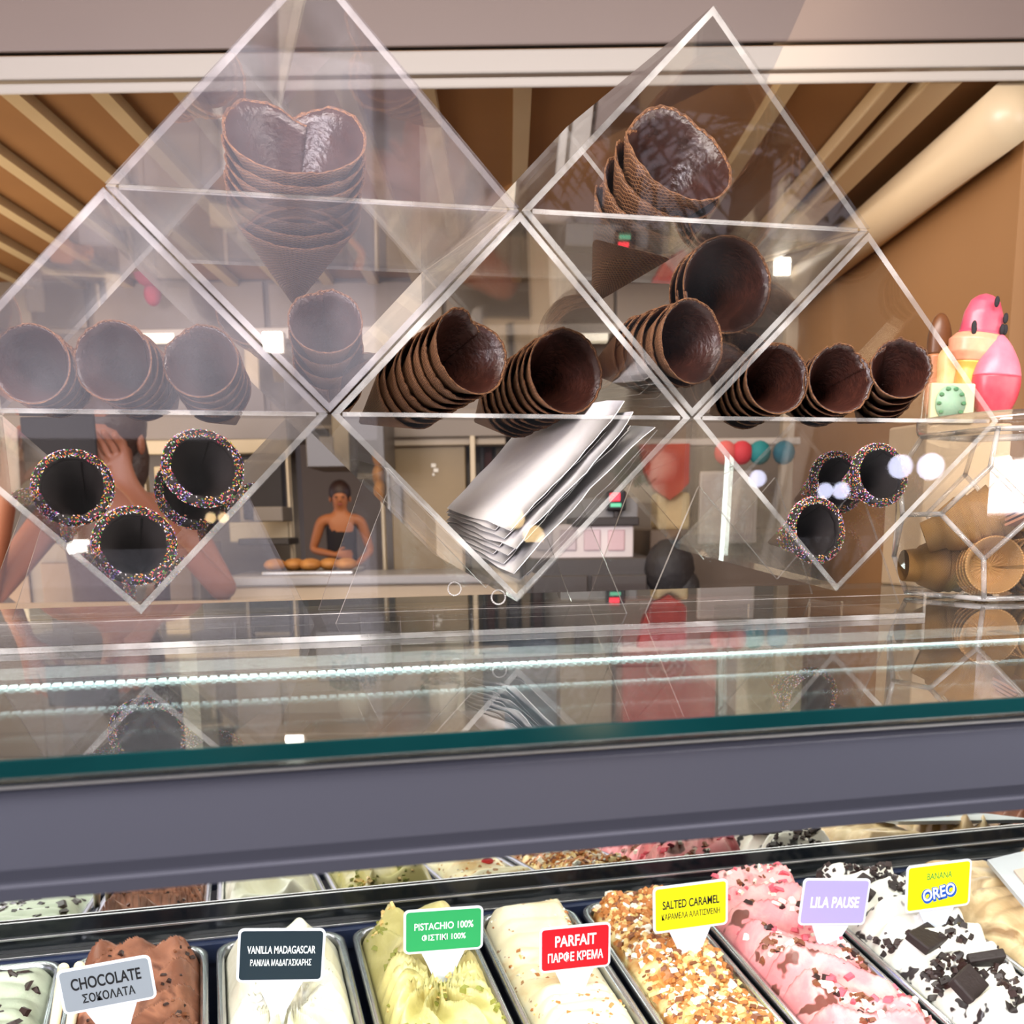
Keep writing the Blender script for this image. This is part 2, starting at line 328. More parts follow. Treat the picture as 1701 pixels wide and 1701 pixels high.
# weighing scale with printer on a dark fridge
fr = empty('low_fridge', R3(.3, 3.2, FLOOR), YAW); tag(fr, 'dark low fridge cabinet under the white weighing scale', 'fridge')
xa, xb, za, zb = px2(872, 928, 1078, 1500, 3.3)
MB(ROOM).box(xa, xb, 3.3, 3.9, FLOOR, zb, .006).build('body', mat('fridge_dark', lin(58, 52, 50), .35), fr)
MB(ROOM).box(xa+.02, (xa+xb)/2-.005, 3.28, 3.3, FLOOR+.1, zb-.05, .004).build('door', mat('fridge_door', lin(64, 58, 56), .3), fr)
MB(ROOM).box((xa+xb)/2+.005, xb-.02, 3.28, 3.3, FLOOR+.1, zb-.05, .004).build('door', mat('fridge_door_b', lin(64, 58, 56), .3), fr)
sc_ = empty('weighing_scale', R3((xa+xb)/2, 3.4, zb), YAW); tag(sc_, 'grey and white weighing scale with a black display showing a red light', 'scale')
pbox('body', 880, 872, 1052, 928, 3.36, .3, mat('scale_white', lin(206, 196, 196), .4), sc_)
pbox('band', 950, 860, 1062, 873, 3.34, .3, M_dark, sc_)
pbox('platform', 930, 828, 1060, 860, 3.38, .28, mat('scale_grey', lin(118, 116, 116), .35), sc_)
for k in range(4): pbox('paper_slot', 890+k*40, 880, 918+k*40, 915, 3.355, .006, mat('slot_%d' % k, lin(178+8*k, 172, 178), .4), sc_)
dp = pbox('display', 1008, 815, 1040, 848, 3.33, .05, mat('display_black', lin(20, 20, 22), .2), sc_)
pbox('red_light', 1013, 819, 1030, 832, 3.325, .004, mat('red_led', (1, .03, .06, 1), emit=(1, .02, .05, 1), es=1.6), dp, bev=.0008)
pbox('readout', 1014, 836, 1032, 842, 3.325, .004, mat('green_led', (.1, .5, .3, 1), emit=(.1, .5, .3, 1), es=.4), dp, bev=.0008)
pbox('neck', 1020, 848, 1028, 862, 3.345, .03, M_dark, sc_)
# red bag, cream tub, grey panel
M_red = mat('red_cloth', lin(178, 52, 40), .75, noise_=(12, lin(150, 40, 32), .5))
xa, xb, za, zb = px2(1062, 738, 1144, 830, 3.5)
mb = MB(ROOM); mb.poly([(xa, 3.5, zb), (xb, 3.5, zb), (xb, 3.5, za+.05), (xb-.03, 3.5, za+.02), ((xa+xb)/2+.02, 3.5, za), (xa+.05, 3.5, za+.03), (xa+.02, 3.5, (za+zb)/2)], (0, .06, 0))
o = mb.build('red_apron', M_red, loc=((xa+xb)/2, 3.5, zb)); tag(o, 'red cloth apron hanging above the cream tub', 'apron')
hk = pbox('hanging_rail', 1030, 730, 1330, 738, 3.52, .03, M_ivory); tag(hk, 'thin pale rail from which the red apron hangs', 'rail')
o = pbox('cream_tub', 1092, 818, 1146, 880, 3.55, .16, mat('cream_plastic', lin(214, 190, 140), .5), bev=.012); tag(o, 'cream plastic tub below the red apron', 'tub')
st = pbox('side_cabinet', 1080, 880, 1330, 1400, 3.55, .45, mat('side_cabinet_brown', lin(96, 78, 62), .5)); tag(st, 'brown side cabinet carrying the cream tub and grey menu holder', 'cabinet')
gp = empty('menu_holder', R3(*room(atD(1210, 905, 3.45)))) ; tag(gp, 'grey framed panel standing on the brown side cabinet', 'panel')
pbox('frame', 1163, 783, 1256, 902, 3.46, .02, M_ivory, gp); pbox('sheet', 1168, 788, 1251, 897, 3.455, .006, mat('sheet_grey', lin(160, 150, 146), .5), gp, bev=.0008)
for i, (x, c, lab) in enumerate([(1205, (206, 96, 92), 'pink round cap on the rail right of the red apron'), (1232, (190, 50, 60), 'red round cap between pink and teal ones'), (1262, (16, 120, 124), 'teal round cap nearest the red one'), (1302, (20, 104, 126), 'teal-blue round cap at the end of the rail')]):
    c0 = room(atD(x, 752, 3.45)); o = MB(ROOM).ball((c0.x, 3.45, c0.z), .034, .03, .036).build('sun_cap', mat('cap_%d' % i, lin(*c), .7), loc=(c0.x, 3.45, c0.z)); tag(o, lab, 'cap', 'caps hanging on the rail')
o = MB(ROOM).ball(tuple(room(atD(1112, 945, 3.3))), .075, .06, .09).ball(tuple(room(atD(1140, 975, 3.3))), .04, .04, .05).build('black_bag', mat('black_nylon', lin(28, 24, 26), .6, bump=(40, .4, .01)), loc=tuple(room(atD(1112, 1010, 3.3)))); tag(o, 'soft black bag hanging in front of the brown side cabinet', 'bag')
# red drinks cooler, blue crate, teal stack, cream rolls: lower things, seen under the rack and through the glass
cl = empty('red_cooler', R3(*room(atD(1120, 1160, 2.6))), YAW); tag(cl, 'red drinks cooler with a pale ring emblem, seen below the rack', 'cooler')
xa, xb, za, zb = px2(1034, 998, 1190, 1165, 2.6)
MB(ROOM).box(xa, xb, 2.6, 2.85, FLOOR, zb, .012).build('body', mat('cooler_red', lin(196, 36, 48), .35), cl)
MB(ROOM).box(xa-.004, xb+.004, 2.595, 2.855, zb-.03, zb+.006, .008).build('lid', mat('cooler_lid', lin(186, 60, 68), .35), cl)
cc = room(atD(1106, 1108, 2.59)); mb = MB(ROOM)
for k in range(28):
    a, b = 2*pi*k/28, 2*pi*(k+1)/28; mb.tube((cc.x+.045*cos(a), 2.592, cc.z+.032*sin(a)), (cc.x+.045*cos(b), 2.592, cc.z+.032*sin(b)), .0025, n=6)
for k in range(20):
    a, b = k/20, (k+1)/20; f = lambda t: (cc.x-.032+.064*t, 2.592, cc.z+.014*sin(t*9.5)*(1-.4*t)); mb.tube(f(a), f(b), .0032, n=6)
mb.build('emblem', mat('emblem_pale', lin(224, 150, 140), .5), cl)
bc = empty('blue_crate', R3(*room(atD(900, 1110, 2.7))), YAW); tag(bc, 'slate-blue plastic crate below the middle of the rack', 'crate')
xa, xb, za, zb = px2(800, 1014, 925, 1112, 2.7)
MB(ROOM).box(xa, xb, 2.7, 2.95, FLOOR, zb, .008).build('body', mat('crate_blue', lin(66, 92, 112), .5), bc); MB(ROOM).box(xa-.006, xb+.006, 2.694, 2.956, zb-.025, zb, .005).build('rim', mat('crate_rim', lin(58, 82, 100), .5), bc)
for i in range(4):
    c0 = room(atD(1243+i*20, 1030, 2.7)); w = .012
    o = MB(ROOM).lathe([(.0, 0), (.011, 0), (.015, .10), (.013, .10), (.010, .004)], (c0.x, 2.7, c0.z-.05), 16).build('teal_cup', mat('teal_cup_%d' % i, lin(20+10*i, 110+6*i, 134), .4), loc=(c0.x, 2.7, c0.z-.05)); tag(o, 'teal paper cup in the row low behind the rack foot', 'cup', 'teal cups in a row')
xa, xb, za, zb = px2(1225, 1058, 1330, 1200, 2.65)
o = rbox('cup_stand', xa, xb, 2.65, 2.8, FLOOR, zb, mat('cup_stand_cream', lin(190, 168, 130), .5)); tag(o, 'cream stand under the teal cups', 'stand')
pz_ = px2(-200, 1016, 790, 1040, 2.45)
o = rbox('prep_table', pz_[0], pz_[1], 2.45, 2.68, pz_[2]-.01, pz_[3], mat('prep_top', lin(205, 184, 156), .35)); tag(o, 'pale prep table behind the counter at the lower left', 'table')
for xx in (pz_[0]+.1, (pz_[0]+pz_[1])/2, pz_[1]-.05): MB(ROOM).box(xx-.02, xx+.02, 2.5, 2.64, FLOOR, pz_[2]-.01).build('leg', M_post, o)
for i, (x, c, lab) in enumerate([(940, (190, 170, 140), 'beige canister beside the slate-blue crate'), (975, (70, 60, 56), 'dark canister beside the slate-blue crate'), (1000, (200, 190, 180), 'pale canister beside the slate-blue crate')]):
    c0 = room(atD(x, 1025, 2.75)); o = MB(ROOM).lathe([(0, -.12), (.024, -.12), (.026, .02), (.018, .03), (.018, .045), (0, .045)], (c0.x, 2.8, c0.z), 20).build('canister', mat('canister_%d' % i, lin(*c), .4), loc=(c0.x, 2.8, c0.z-.12)); tag(o, lab, 'canister', 'canisters low behind the rack')
o = pbox('canister_ledge', 930, 1098, 1016, 1300, 2.72, .16, mat('ledge_brown', lin(150, 128, 100), .5)); tag(o, 'narrow brown ledge holding the three canisters', 'ledge')
# potted herbs low behind the glass
def herb(px, py, d, n, lab):
    c = room(atD(px, py, d)); e = empty('potted_herb', R3(c.x, d, c.z), YAW); tag(e, lab, 'plant', 'potted herbs behind the counter')
    MB(ROOM).lathe([(0, 0), (.03, 0), (.04, .06), (.036, .06), (.0, .05)], (c.x, d, c.z), 18).build('pot', M_cream, e)
    vs, fs = [], []
    rnd = random.Random(px)
    for k in range(n):
        a = rnd.uniform(0, 2*pi); r = rnd.uniform(0, .045); z = rnd.uniform(.05, .13); p = R3(c.x+r*cos(a), d+r*sin(a), c.z+z)
        u = Vector((rnd.uniform(-1, 1), rnd.uniform(-1, 1), rnd.uniform(-.2, 1))).normalized()*.014; w = u.cross(Vector((rnd.uniform(-1, 1), rnd.uniform(-1, 1), rnd.uniform(-1, 1)))).normalized()*.008
        b = len(vs); vs += [p-u, p-w, p+u, p+w]; fs.append((b, b+1, b+2, b+3))
    lf = mobj('leaves', vs, fs, mat('herb_green', lin(62, 84, 46), .6), e); lf['kind'] = 'stuff'
pt = px2(520, 1190, 760, 1200, 2.3)
o = rbox('plant_ledge', pt[0]-.15, pt[1]+.1, 2.2, 2.45, pt[2]-.03, pt[2], mat('plant_ledge_brown', lin(150, 116, 84), .5)); tag(o, 'brown ledge carrying the two potted herbs', 'ledge')
MB(ROOM).box(pt[0]-.12, pt[0]-.08, 2.25, 2.4, FLOOR, pt[2]-.03).build('leg', M_olive, o); MB(ROOM).box(pt[1]+.03, pt[1]+.07, 2.25, 2.4, FLOOR, pt[2]-.03).build('leg', M_olive, o)
herb(590, 1190, 2.32, 110, 'potted green herb on the brown ledge, left one of two'); herb(735, 1180, 2.32, 90, 'potted green herb on the brown ledge, right one of two')

# ------------------------------------------------------------------ people in the room
M_skin = mat('skin', lin(142, 88, 66), .5, noise_=(5, lin(128, 78, 58), .6)); M_skin2 = mat('skin_tan', lin(184, 116, 72), .5)
M_hair = mat('dark_hair', lin(52, 32, 26), .45, bump=(60, .5, .01)); M_blk = mat('black_cotton', lin(26, 22, 26), .8); M_brn = mat('dark_brown_top', lin(52, 32, 36), .8, bump=(30, .3, .01)); M_sk = mat('charcoal_skirt', lin(62, 58, 58), .8)
def skinned(name, chains, m, parent, M, sub=2):
    """chains: lists of (point, radius) that share named points through identical coordinates; first point of first chain is the root"""
    me = bpy.data.meshes.new(name); vs, rs, es, idx = [], [], [], {}
    for ch in chains:
        prev = None
        for p, r in ch:
            k = tuple(round(c, 4) for c in p)
            if k not in idx: idx[k] = len(vs); vs.append(M @ Vector(p)); rs.append(r)
            if prev is not None and prev != idx[k]: es.append((prev, idx[k]))
            prev = idx[k]
    me.from_pydata(vs, es, []); me.materials.append(m); o = bpy.data.objects.new(name, me); link(o, parent)
    o.matrix_parent_inverse = parent_mat(parent).inverted()
    sm = o.modifiers.new('skin', 'SKIN'); sm.use_smooth_shade = True; sm.branch_smoothing = .4
    for i, v in enumerate(me.skin_vertices[0].data): v.radius = (rs[i] if isinstance(rs[i], tuple) else (rs[i], rs[i])); v.use_root = (i == 0)
    if sub: o.modifiers.new('subdivision', 'SUBSURF').levels = sub; o.modifiers['subdivision'].render_levels = sub
    return o
def hand(wrist, dirn, side, s=1.0):
    """five finger chains rooted in a palm; dirn = pointing direction, side = across the palm towards the thumb"""
    w = Vector(wrist); d = Vector(dirn).normalized(); t = Vector(side).normalized(); nrm = d.cross(t)
    palm = w+d*.05*s; out = [[(tuple(w), .024*s), (tuple(palm), (.034*s))]]
    for k, (off, L) in enumerate(((.03, .062), (.01, .072), (-.01, .068), (-.03, .054))):
        a = palm+t*off*s+d*.03*s; b = a+d*L*.5*s+nrm*.008*s; c = b+d*L*.4*s+nrm*.022*s
        out.append([(tuple(palm), .034*s), (tuple(a), .0105*s), (tuple(b), .0095*s), (tuple(c), .008*s)])
    a = w+d*.03*s+t*.036*s; b = a+t*.022*s+d*.022*s; c = b+d*.026*s+nrm*.012*s
    out.append([(tuple(palm), .034*s), (tuple(a), .013*s), (tuple(b), .0115*s), (tuple(c), .0095*s)])
    return out
def person(d, cx_px, z0, H, arms, skin, top, bottom, label, hair_long, turn=0):
    X = room(atD(cx_px, 900, d)).x; k = H/1.7
    e = empty('person', R3(X, d, z0), YAW); tag(e, label, 'person')
    M = ROOM @ Matrix.Translation((X, d, z0)) @ Matrix.Rotation(turn, 4, 'Z') @ Matrix.Scale(k, 4)
    P = lambda *p: tuple(p)
    pel, wst, chs, nb, nt_, hd, ht = P(0, 0, .92), P(0, 0, 1.08), P(0, 0, 1.27), P(0, 0, 1.41), P(0, -.01, 1.47), P(0, -.02, 1.56), P(0, -.015, 1.65)
    ch = [[(pel, (.155, .11)), (wst, (.12, .09)), (chs, (.14, .10)), (nb, (.085, .07)), (nt_, .048), (hd, (.078, .092)), (ht, (.066, .078))]]
    for s in (-1, 1):
        ch.append([(pel, (.155, .11)), ((s*.09, 0, .84), .085), ((s*.10, -.01, .46), .055), ((s*.10, .02, .08), .038), ((s*.10, -.08, .03), .036), ((s*.10, -.15, .02), .028)])
        el, wr_, dr, sd = arms[s]
        sh_ = (s*.165, 0, 1.38); ch.append([(nb, (.085, .07)), (sh_, .052), (((sh_[0]+el[0])/2, (sh_[1]+el[1])/2, (sh_[2]+el[2])/2), .044), (el, .036), (wr_, .024)])
        ch += hand(wr_, dr, sd)
    body = skinned('body', ch, skin, e, M)
    g = [[(P(0, 0, .98), (.165, .12)), (P(0, 0, 1.08), (.13, .10)), (P(0, 0, 1.27), (.152, .115)), (P(0, 0, 1.345), (.125, .09))],
         [(P(0, 0, 1.345), (.125, .09)), (P(-.10, 0, 1.40), (.022, .06))], [(P(0, 0, 1.345), (.125, .09)), (P(.10, 0, 1.40), (.022, .06))]]
    skinned('tank_top', g, top, e, M)
    skinned('skirt', [[(P(0, 0, 1.0), (.165, .12)), (P(0, 0, .88), (.19, .14)), (P(0, 0, .62), (.22, .17)), (P(0, 0, .5), (.23, .18))]], bottom, e, M)
    mb = MB(M); mb.ball((0, .012, 1.615), .094, .105, .105, 20)
    mb.ball((0, .055, 1.53 if hair_long else 1.58), .085, .05, .12 if hair_long else .06, 16); hr = mb.build('hair', M_hair, e)
    f = MB(M)
    f.ball((-.03, -.103, 1.575), .011, .006, .007, 10, 1); f.ball((.03, -.103, 1.575), .011, .006, .007, 10, 1)
    f.ball((0, -.115, 1.55), .012, .018, .02, 10, 0); f.ball((0, -.105, 1.515), .024, .008, .007, 10, 2)
    f.ball((-.082, 0, 1.56), .01, .018, .028, 10, 0); f.ball((.082, 0, 1.56), .01, .018, .028, 10, 0)
    f.build('face_features', [skin, M_blk, mat('lips', lin(160, 80, 76), .5)], e)
    return e, M
arms1 = {-1: ((-.34, -.05, 1.16), (-.15, -.27, 1.45), (.35, -.1, 1), (1, 0, -.2)), 1: ((.295, -.05, 1.17), (.14, -.28, 1.44), (-.4, -.1, 1), (-1, 0, -.2))}
p1, PM1 = person(2.95, 195, FLOOR, 1.70, arms1, M_skin, M_brn, M_blk, 'person in a dark sleeveless top with both elbows out, raising a phone with two hands', True)
ph = MB(PM1).box(-.085, .085, -.33, -.318, 1.50, 1.60, .004).build('smartphone', M_blk, loc=(0, -.32, 1.44)); tag(ph, 'dark smartphone held up in two hands by the person in front', 'phone')
arms2 = {-1: ((-.25, .03, 1.14), (-.05, -.16, 1.10), (1, -.1, 0), (0, 0, 1)), 1: ((.24, .02, 1.12), (.12, -.18, 1.02), (-1, -.2, -.1), (0, 0, 1))}
p2, PM2 = person(9.3, 568, FLOOR+.03, 1.66, arms2, M_skin2, M_blk, M_sk, 'person in a black tank top and charcoal skirt standing in the doorway', False, .12)

# ------------------------------------------------------------------ the gelato case
GZ = 1.415
M_fas = mat('fascia_grey', lin(80, 80, 90), .28, .35, noise_=(1.2, lin(72, 76, 88), .8)); M_fas2 = mat('fascia_lip', lin(84, 84, 92), .3, .3)
M_black = mat('black_band', lin(14, 18, 22), .15); M_steel = mat('brushed_steel', lin(190, 190, 190), .28, 1)
M_navy = mat('navy_liner', lin(46, 54, 82), .35)
case = empty('display_case', (.4, .44, FLOOR)); tag(case, 'long grey gelato display case with a glass top and mirrored back', 'display case')
X0, X1 = -1.2, 2.1
def cbox(name, x0, x1, y0, y1, z0, z1, m, bev=.001, parent=None): return MB().box(x0, x1, y0, y1, z0, z1, bev).build(name, m, parent or case)
# fascia: a slightly bulging profile
mb = MB(); prof = [(.443, 1.404), (.4405, 1.400), (.440, 1.372), (.4415, 1.3665), (.4415, 1.3655), (.4395, 1.3648), (.4402, 1.3592), (.444, 1.3585), (.478, 1.3585), (.480, 1.362), (.480, 1.402), (.478, 1.404)]
mb.poly([(X0, y, z) for y, z in prof], (X1-X0, 0, 0)); mb.build('fascia', M_fas, case)
cbox('seal_strip', X0, X1, .4415, .474, 1.404, 1.4058, M_black, .0003); cbox('silver_bead', X0, X1, .4385, .4415, 1.4036, 1.4046, M_steel, .0003)
g = MB(); g.box(X0, X1, .441, 1.30, 1.407, GZ, .0008)
gt = g.build('glass_top', [GLASS, GEDGE], case)
for f in gt.data.polygons:
    if abs(f.normal.z) < .7: f.material_index = 1
cbox('lamp_housing', X0, X1, .482, .500, 1.350, 1.362, M_steel)
# led strip below the glass
ls = cbox('led_strip', X0, X1, .716, .723, 1.4035, 1.4058, mat('led_carrier', lin(225, 235, 235), .4, emit=(.8, 1, 1, 1), es=1.8), .0004)
mb = MB()
n = int((X1-X0)/.0062)
for k in range(n): x = X0+.003+k*.0062; mb.box(x-.0021, x+.0021, .7155, .7232, 1.4057, 1.4067)
M_led = mat('led_diode', (1, 1, 1, 1), emit=(.85, .98, 1, 1), es=9)
d_ = mb.build('diodes', M_led, ls); d_['kind'] = 'stuff'
mb = MB()
for k in range(n): x = X0+.003+k*.0062; mb.box(x-.0014, x+.0014, .7095, .7158, 1.4035, 1.405)
d_ = mb.build('diode_contacts', mat('contact_pale', lin(190, 215, 215), .4), ls); d_['kind'] = 'stuff'
# back: black rails and the mirror above them
MY = 1.362
cbox('mirror_panel', X0, X1, MY, MY+.006, 1.0405, 1.16, mat('mirror', (.86, .88, .84, 1), .02, 1), .0006)
cbox('black_rail', X0, X1, MY-.008, MY+.004, .96, 1.0400, M_black); cbox('steel_bead', X0, X1, MY-.012, MY-.008, 1.0195, 1.0222, M_steel, .0004)
cbox('steel_ledge', X0, X1, MY-.022, MY-.008, 1.000, 1.0025, M_steel, .0004); cbox('rear_frame', X0, X1, MY+.01, MY+.05, 1.10, 1.17, M_fas)
cbox('rear_liner', X0, X1, MY-.02, MY-.008, .80, 1.0, M_navy)
for xx in (X0, X1-.03): cbox('glass_post', xx, xx+.03, 1.27, 1.30, 1.17, 1.407, M_steel)
cbox('base_cabinet', X0, X1, .60, MY+.05, FLOOR, .78, M_fas)
# tilted tub deck
TILT = radians(8.3); TZ, TY = 1.0, 1.327
TM = Matrix.Translation((0, TY, TZ)) @ Matrix.Rotation(TILT, 4, 'X')       # local: x right, y depth (negative = nearer), z up from the rim plane
mb = MB(TM); mb.box(X0, X1, .003, .03, -.03, -.004); mb.build('deck_rear', M_navy, case)
mb = MB(TM); mb.box(X0, X1, -.62, .03, -.17, -.155); mb.build('deck_floor', M_navy, case)
mb = MB(TM); mb.box(X0, X1, -.62, -.42, -.03, -.004); mb.build('deck_front', M_navy, case)
gaps = [-.53, -.365, -.200, -.036, .128, .286, .430, .579, .745, .905, 1.07, 1.24, 1.41]
M_tub = mat('steel_tub', lin(206, 208, 210), .22, .95, noise_=(9, lin(180, 184, 190), .5)); M_tubp = mat('clear_tub', lin(206, 214, 214), .25)

def rrect(x0, x1, y0, y1, r, n=6):
    pts = []
    for cx_, cy_, a0 in ((x1-r, y1-r, 0), (x0+r, y1-r, 90), (x0+r, y0+r, 180), (x1-r, y0+r, 270)):
        for k in range(n+1): a = radians(a0+90*k/n); pts.append((cx_+r*cos(a), cy_+r*sin(a)))
    return pts
def loft(mb, rings, closed=True, mi=0, smooth=True):
    vv = [[mb.bm.verts.new(p) for p in r] for r in rings]
    for a, b in zip(vv, vv[1:]):
        for k in range(len(a)): f = mb.bm.faces.new((a[k], a[(k+1) % len(a)], b[(k+1) % len(a)], b[k])); f.smooth = smooth; f.material_index = mi
    return vv
def make_tub(x0, x1, label, y0=-.40, y1=0.0, mt=M_tub):
    e = empty('gelato_tub', TM @ Vector(((x0+x1)/2, (y0+y1)/2, -.13))); tag(e, label, 'tub', 'steel gelato tubs')
    mb = MB(TM); R = []
    for ins, z, r in ((0, -.006, .028), (0, 0, .028), (.004, .0025, .026), (.009, 0, .024), (.0095, -.01, .023), (.016, -.14, .02)):
        R.append([(x, y, z) for x, y in rrect(x0+ins, x1-ins, y0+ins, y1-ins, r)])
    vv = loft(mb, R); mb.bm.faces.new(vv[-1]); o = mb.build('tub_shell', mt, e); return e

def gel_mat(name, c1, c2, c3=None, sc=22, rough=.38, p=(.42, .58), speck=None, vor=None):
    m = bpy.data.materials.new(name); m.use_nodes = True; nt = m.node_tree; P = nt.nodes['Principled BSDF']
    P.inputs['Roughness'].default_value = rough; P.inputs['Subsurface Weight'].default_value = .0
    t = nt.nodes.new('ShaderNodeTexCoord'); n = nt.nodes.new('ShaderNodeTexNoise'); n.inputs['Scale'].default_value = sc; n.inputs['Detail'].default_value = 5; n.inputs['Distortion'].default_value = .8
    r = nt.nodes.new('ShaderNodeValToRGB'); e = r.color_ramp.elements; e[0].position, e[0].color = p[0], c1; e[1].position, e[1].color = p[1], c2
    if c3: x = e.new(min(.98, p[1]+.1)); x.color = c3
    nt.links.new(t.outputs['Object'], n.inputs['Vector']); nt.links.new(n.outputs['Fac'], r.inputs[0]); last = r.outputs[0]
    if speck:
        n2 = nt.nodes.new('ShaderNodeTexNoise'); n2.inputs['Scale'].default_value = speck[0]; n2.inputs['Detail'].default_value = 2; nt.links.new(t.outputs['Object'], n2.inputs['Vector'])
        r2 = nt.nodes.new('ShaderNodeValToRGB'); r2.color_ramp.elements[0].position = speck[2]; r2.color_ramp.elements[0].color = (0, 0, 0, 1); r2.color_ramp.elements[1].position = speck[2]+.03; r2.color_ramp.elements[1].color = (1, 1, 1, 1)
        nt.links.new(n2.outputs['Fac'], r2.inputs[0]); mx = nt.nodes.new('ShaderNodeMix'); mx.data_type = 'RGBA'; mx.inputs[7].default_value = speck[1]
        nt.links.new(r2.outputs[0], mx.inputs[0]); nt.links.new(last, mx.inputs[6]); last = mx.outputs[2]
    nt.links.new(last, P.inputs['Base Color'])
    b = nt.nodes.new('ShaderNodeBump'); b.inputs['Strength'].default_value = .35; b.inputs['Distance'].default_value = .002
    n3 = nt.nodes.new('ShaderNodeTexNoise'); n3.inputs['Scale'].default_value = 160; n3.inputs['Detail'].default_value = 4; nt.links.new(t.outputs['Object'], n3.inputs['Vector']); nt.links.new(n3.outputs['Fac'], b.inputs['Height']); nt.links.new(b.outputs[0], P.inputs['Normal'])
    return m
def gelato(parent, x0, x1, m, kind, seed, hmax=.045, low=-.012, y0=-.39, y1=-.010):
    nx, ny = 70, 150; vs, fs = [], []; w = x1-x0-.02; xa = x0+.010; rnd = random.Random(seed); off = Vector((seed*3.7, seed*1.3, 0))
    mx0 = (x0+x1)/2
    for j in range(ny):
        v = j/(ny-1); y = y0+(y1-y0)*v
        for i in range(nx):
            u = i/(nx-1); x = xa+w*u
            # taper to the tub's rounded corners
            ex = min(u, 1-u)*w; ey = min(v, 1-v)*(y1-y0); cr = .024
            xx = x
            if ey < cr: inset = cr-sqrt(max(0, cr*cr-(cr-ey)**2)); xx = mx0+(x-mx0)*(w/2-inset)/(w/2); 
            e_ = min(1, min(ex, ey)/.03); dome = sin(min(1, e_)*pi/2)**.8
            p = Vector((x*1.0, y, 0))+off
            wv = noise.noise(p*9)*.5
            cu, cv = (u-.5), v
            if kind == 'fan':          # ridges radiating from a low middle point
                a = atan2(cu*w, (y-(y0+y1)/2-.02)+.0001*0+.03); r = sqrt((cu*w)**2+(y-(y0+y1)/2)**2)
                f = abs(sin(a*8+wv*5+noise.noise(p*14)*1.2)); f = 1-f**.9; h = hmax*(.55+.35*cos(r*9))+.024*f*(1 if r > .012 else .3)+.016*noise.noise(p*14)
            elif kind == 'fold':       # diagonal sweeping folds
                s_ = (y*1.0+cu*w*.9*sin(seed)+noise.noise(p*8)*.045)*2*pi/.042; f = ((s_/(2*pi)) % 1.0); f = f**1.5 if seed % 2 else 1-abs(2*f-1)**.8
                h = hmax*(.6+.4*noise.noise(p*7+Vector((5, 5, 0))))+.024*f
            elif kind == 'smooth':
                h = hmax*(.6+.6*noise.noise(p*6))+.004*noise.noise(p*26)+.004*abs(sin((y+wv*.05)*110))
            else:                      # 'rough' broken lumps
                h = hmax*(.6+.5*noise.noise(p*10))+.016*abs(noise.noise(p*32))+.007*noise.noise(p*80)
            # raised far end heap and a scooped valley nearer
            h += .008*math.exp(-((v-.93)/.08)**2)
            if kind in ('fold', 'rough', 'fan'): h += .014*noise.noise(p*13+Vector((9, 1, 0)))
            z = low+max(-.004, h)*dome
            vs.append(TM @ Vector((xx, y, z)))
    for j in range(ny-1):
        for i in range(nx-1): a = j*nx+i; fs.append((a, a+1, a+nx+1, a+nx))
    o = mobj('gelato_surface', vs, fs, m, parent, smooth=True)
    from mathutils.bvhtree import BVHTree
    bvh = BVHTree.FromPolygons(vs, fs)
    def top(x, y):
        p = TM @ Vector((x, y, .2)); hit = bvh.ray_cast(p, -(TM.to_3x3() @ Vector((0, 0, 1))))
        return hit[0] if hit[0] is not None else TM @ Vector((x, y, .03))
    return o, top
def chunks(name, parent, top, x0, x1, n, mats, size, seed, y0=-.36, y1=-.02, flat=.5, dens=None):
    """small crumbs and pieces strewn over the surface, one part"""
    rnd = random.Random(seed); vs, fs, mi = [], [], []
    k = 0; tries = 0
    while k < n and tries < n*8:
        tries += 1
        x = rnd.uniform(x0+.016, x1-.016); y = rnd.uniform(y0, y1)
        if dens and noise.noise(Vector((x*22+seed, y*22, 0))) < dens: continue
        k += 1
        c = top(x, y); s = size*rnd.uniform(.5, 1.4)
        R = Matrix.Rotation(rnd.uniform(0, 6.3), 3, 'Z') @ Matrix.Rotation(rnd.uniform(-.7, .7), 3, 'X') @ Matrix.Rotation(rnd.uniform(-.7, .7), 3, 'Y')
        a, b_, c_ = s*rnd.uniform(.7, 1.3), s*rnd.uniform(.5, 1), s*flat*rnd.uniform(.6, 1.2); B = len(vs)
        for sx, sy, sz in ((-1, -1, -1), (1, -.8, -1), (.8, 1, -1), (-1, .9, -1), (-.7, -.8, 1), (.8, -.6, 1), (.6, .7, 1), (-.8, .6, 1)):
            vs.append(c+R @ Vector((sx*a/2, sy*b_/2, sz*c_/2)))
        q = rnd.randrange(len(mats))
        for f in ((0, 3, 2, 1), (4, 5, 6, 7), (0, 1, 5, 4), (1, 2, 6, 5), (2, 3, 7, 6), (3, 0, 4, 7)): fs.append(tuple(B+i for i in f)); mi.append(q)
    o = mobj(name, vs, fs, mats, parent, mi); o['kind'] = 'stuff'; return o

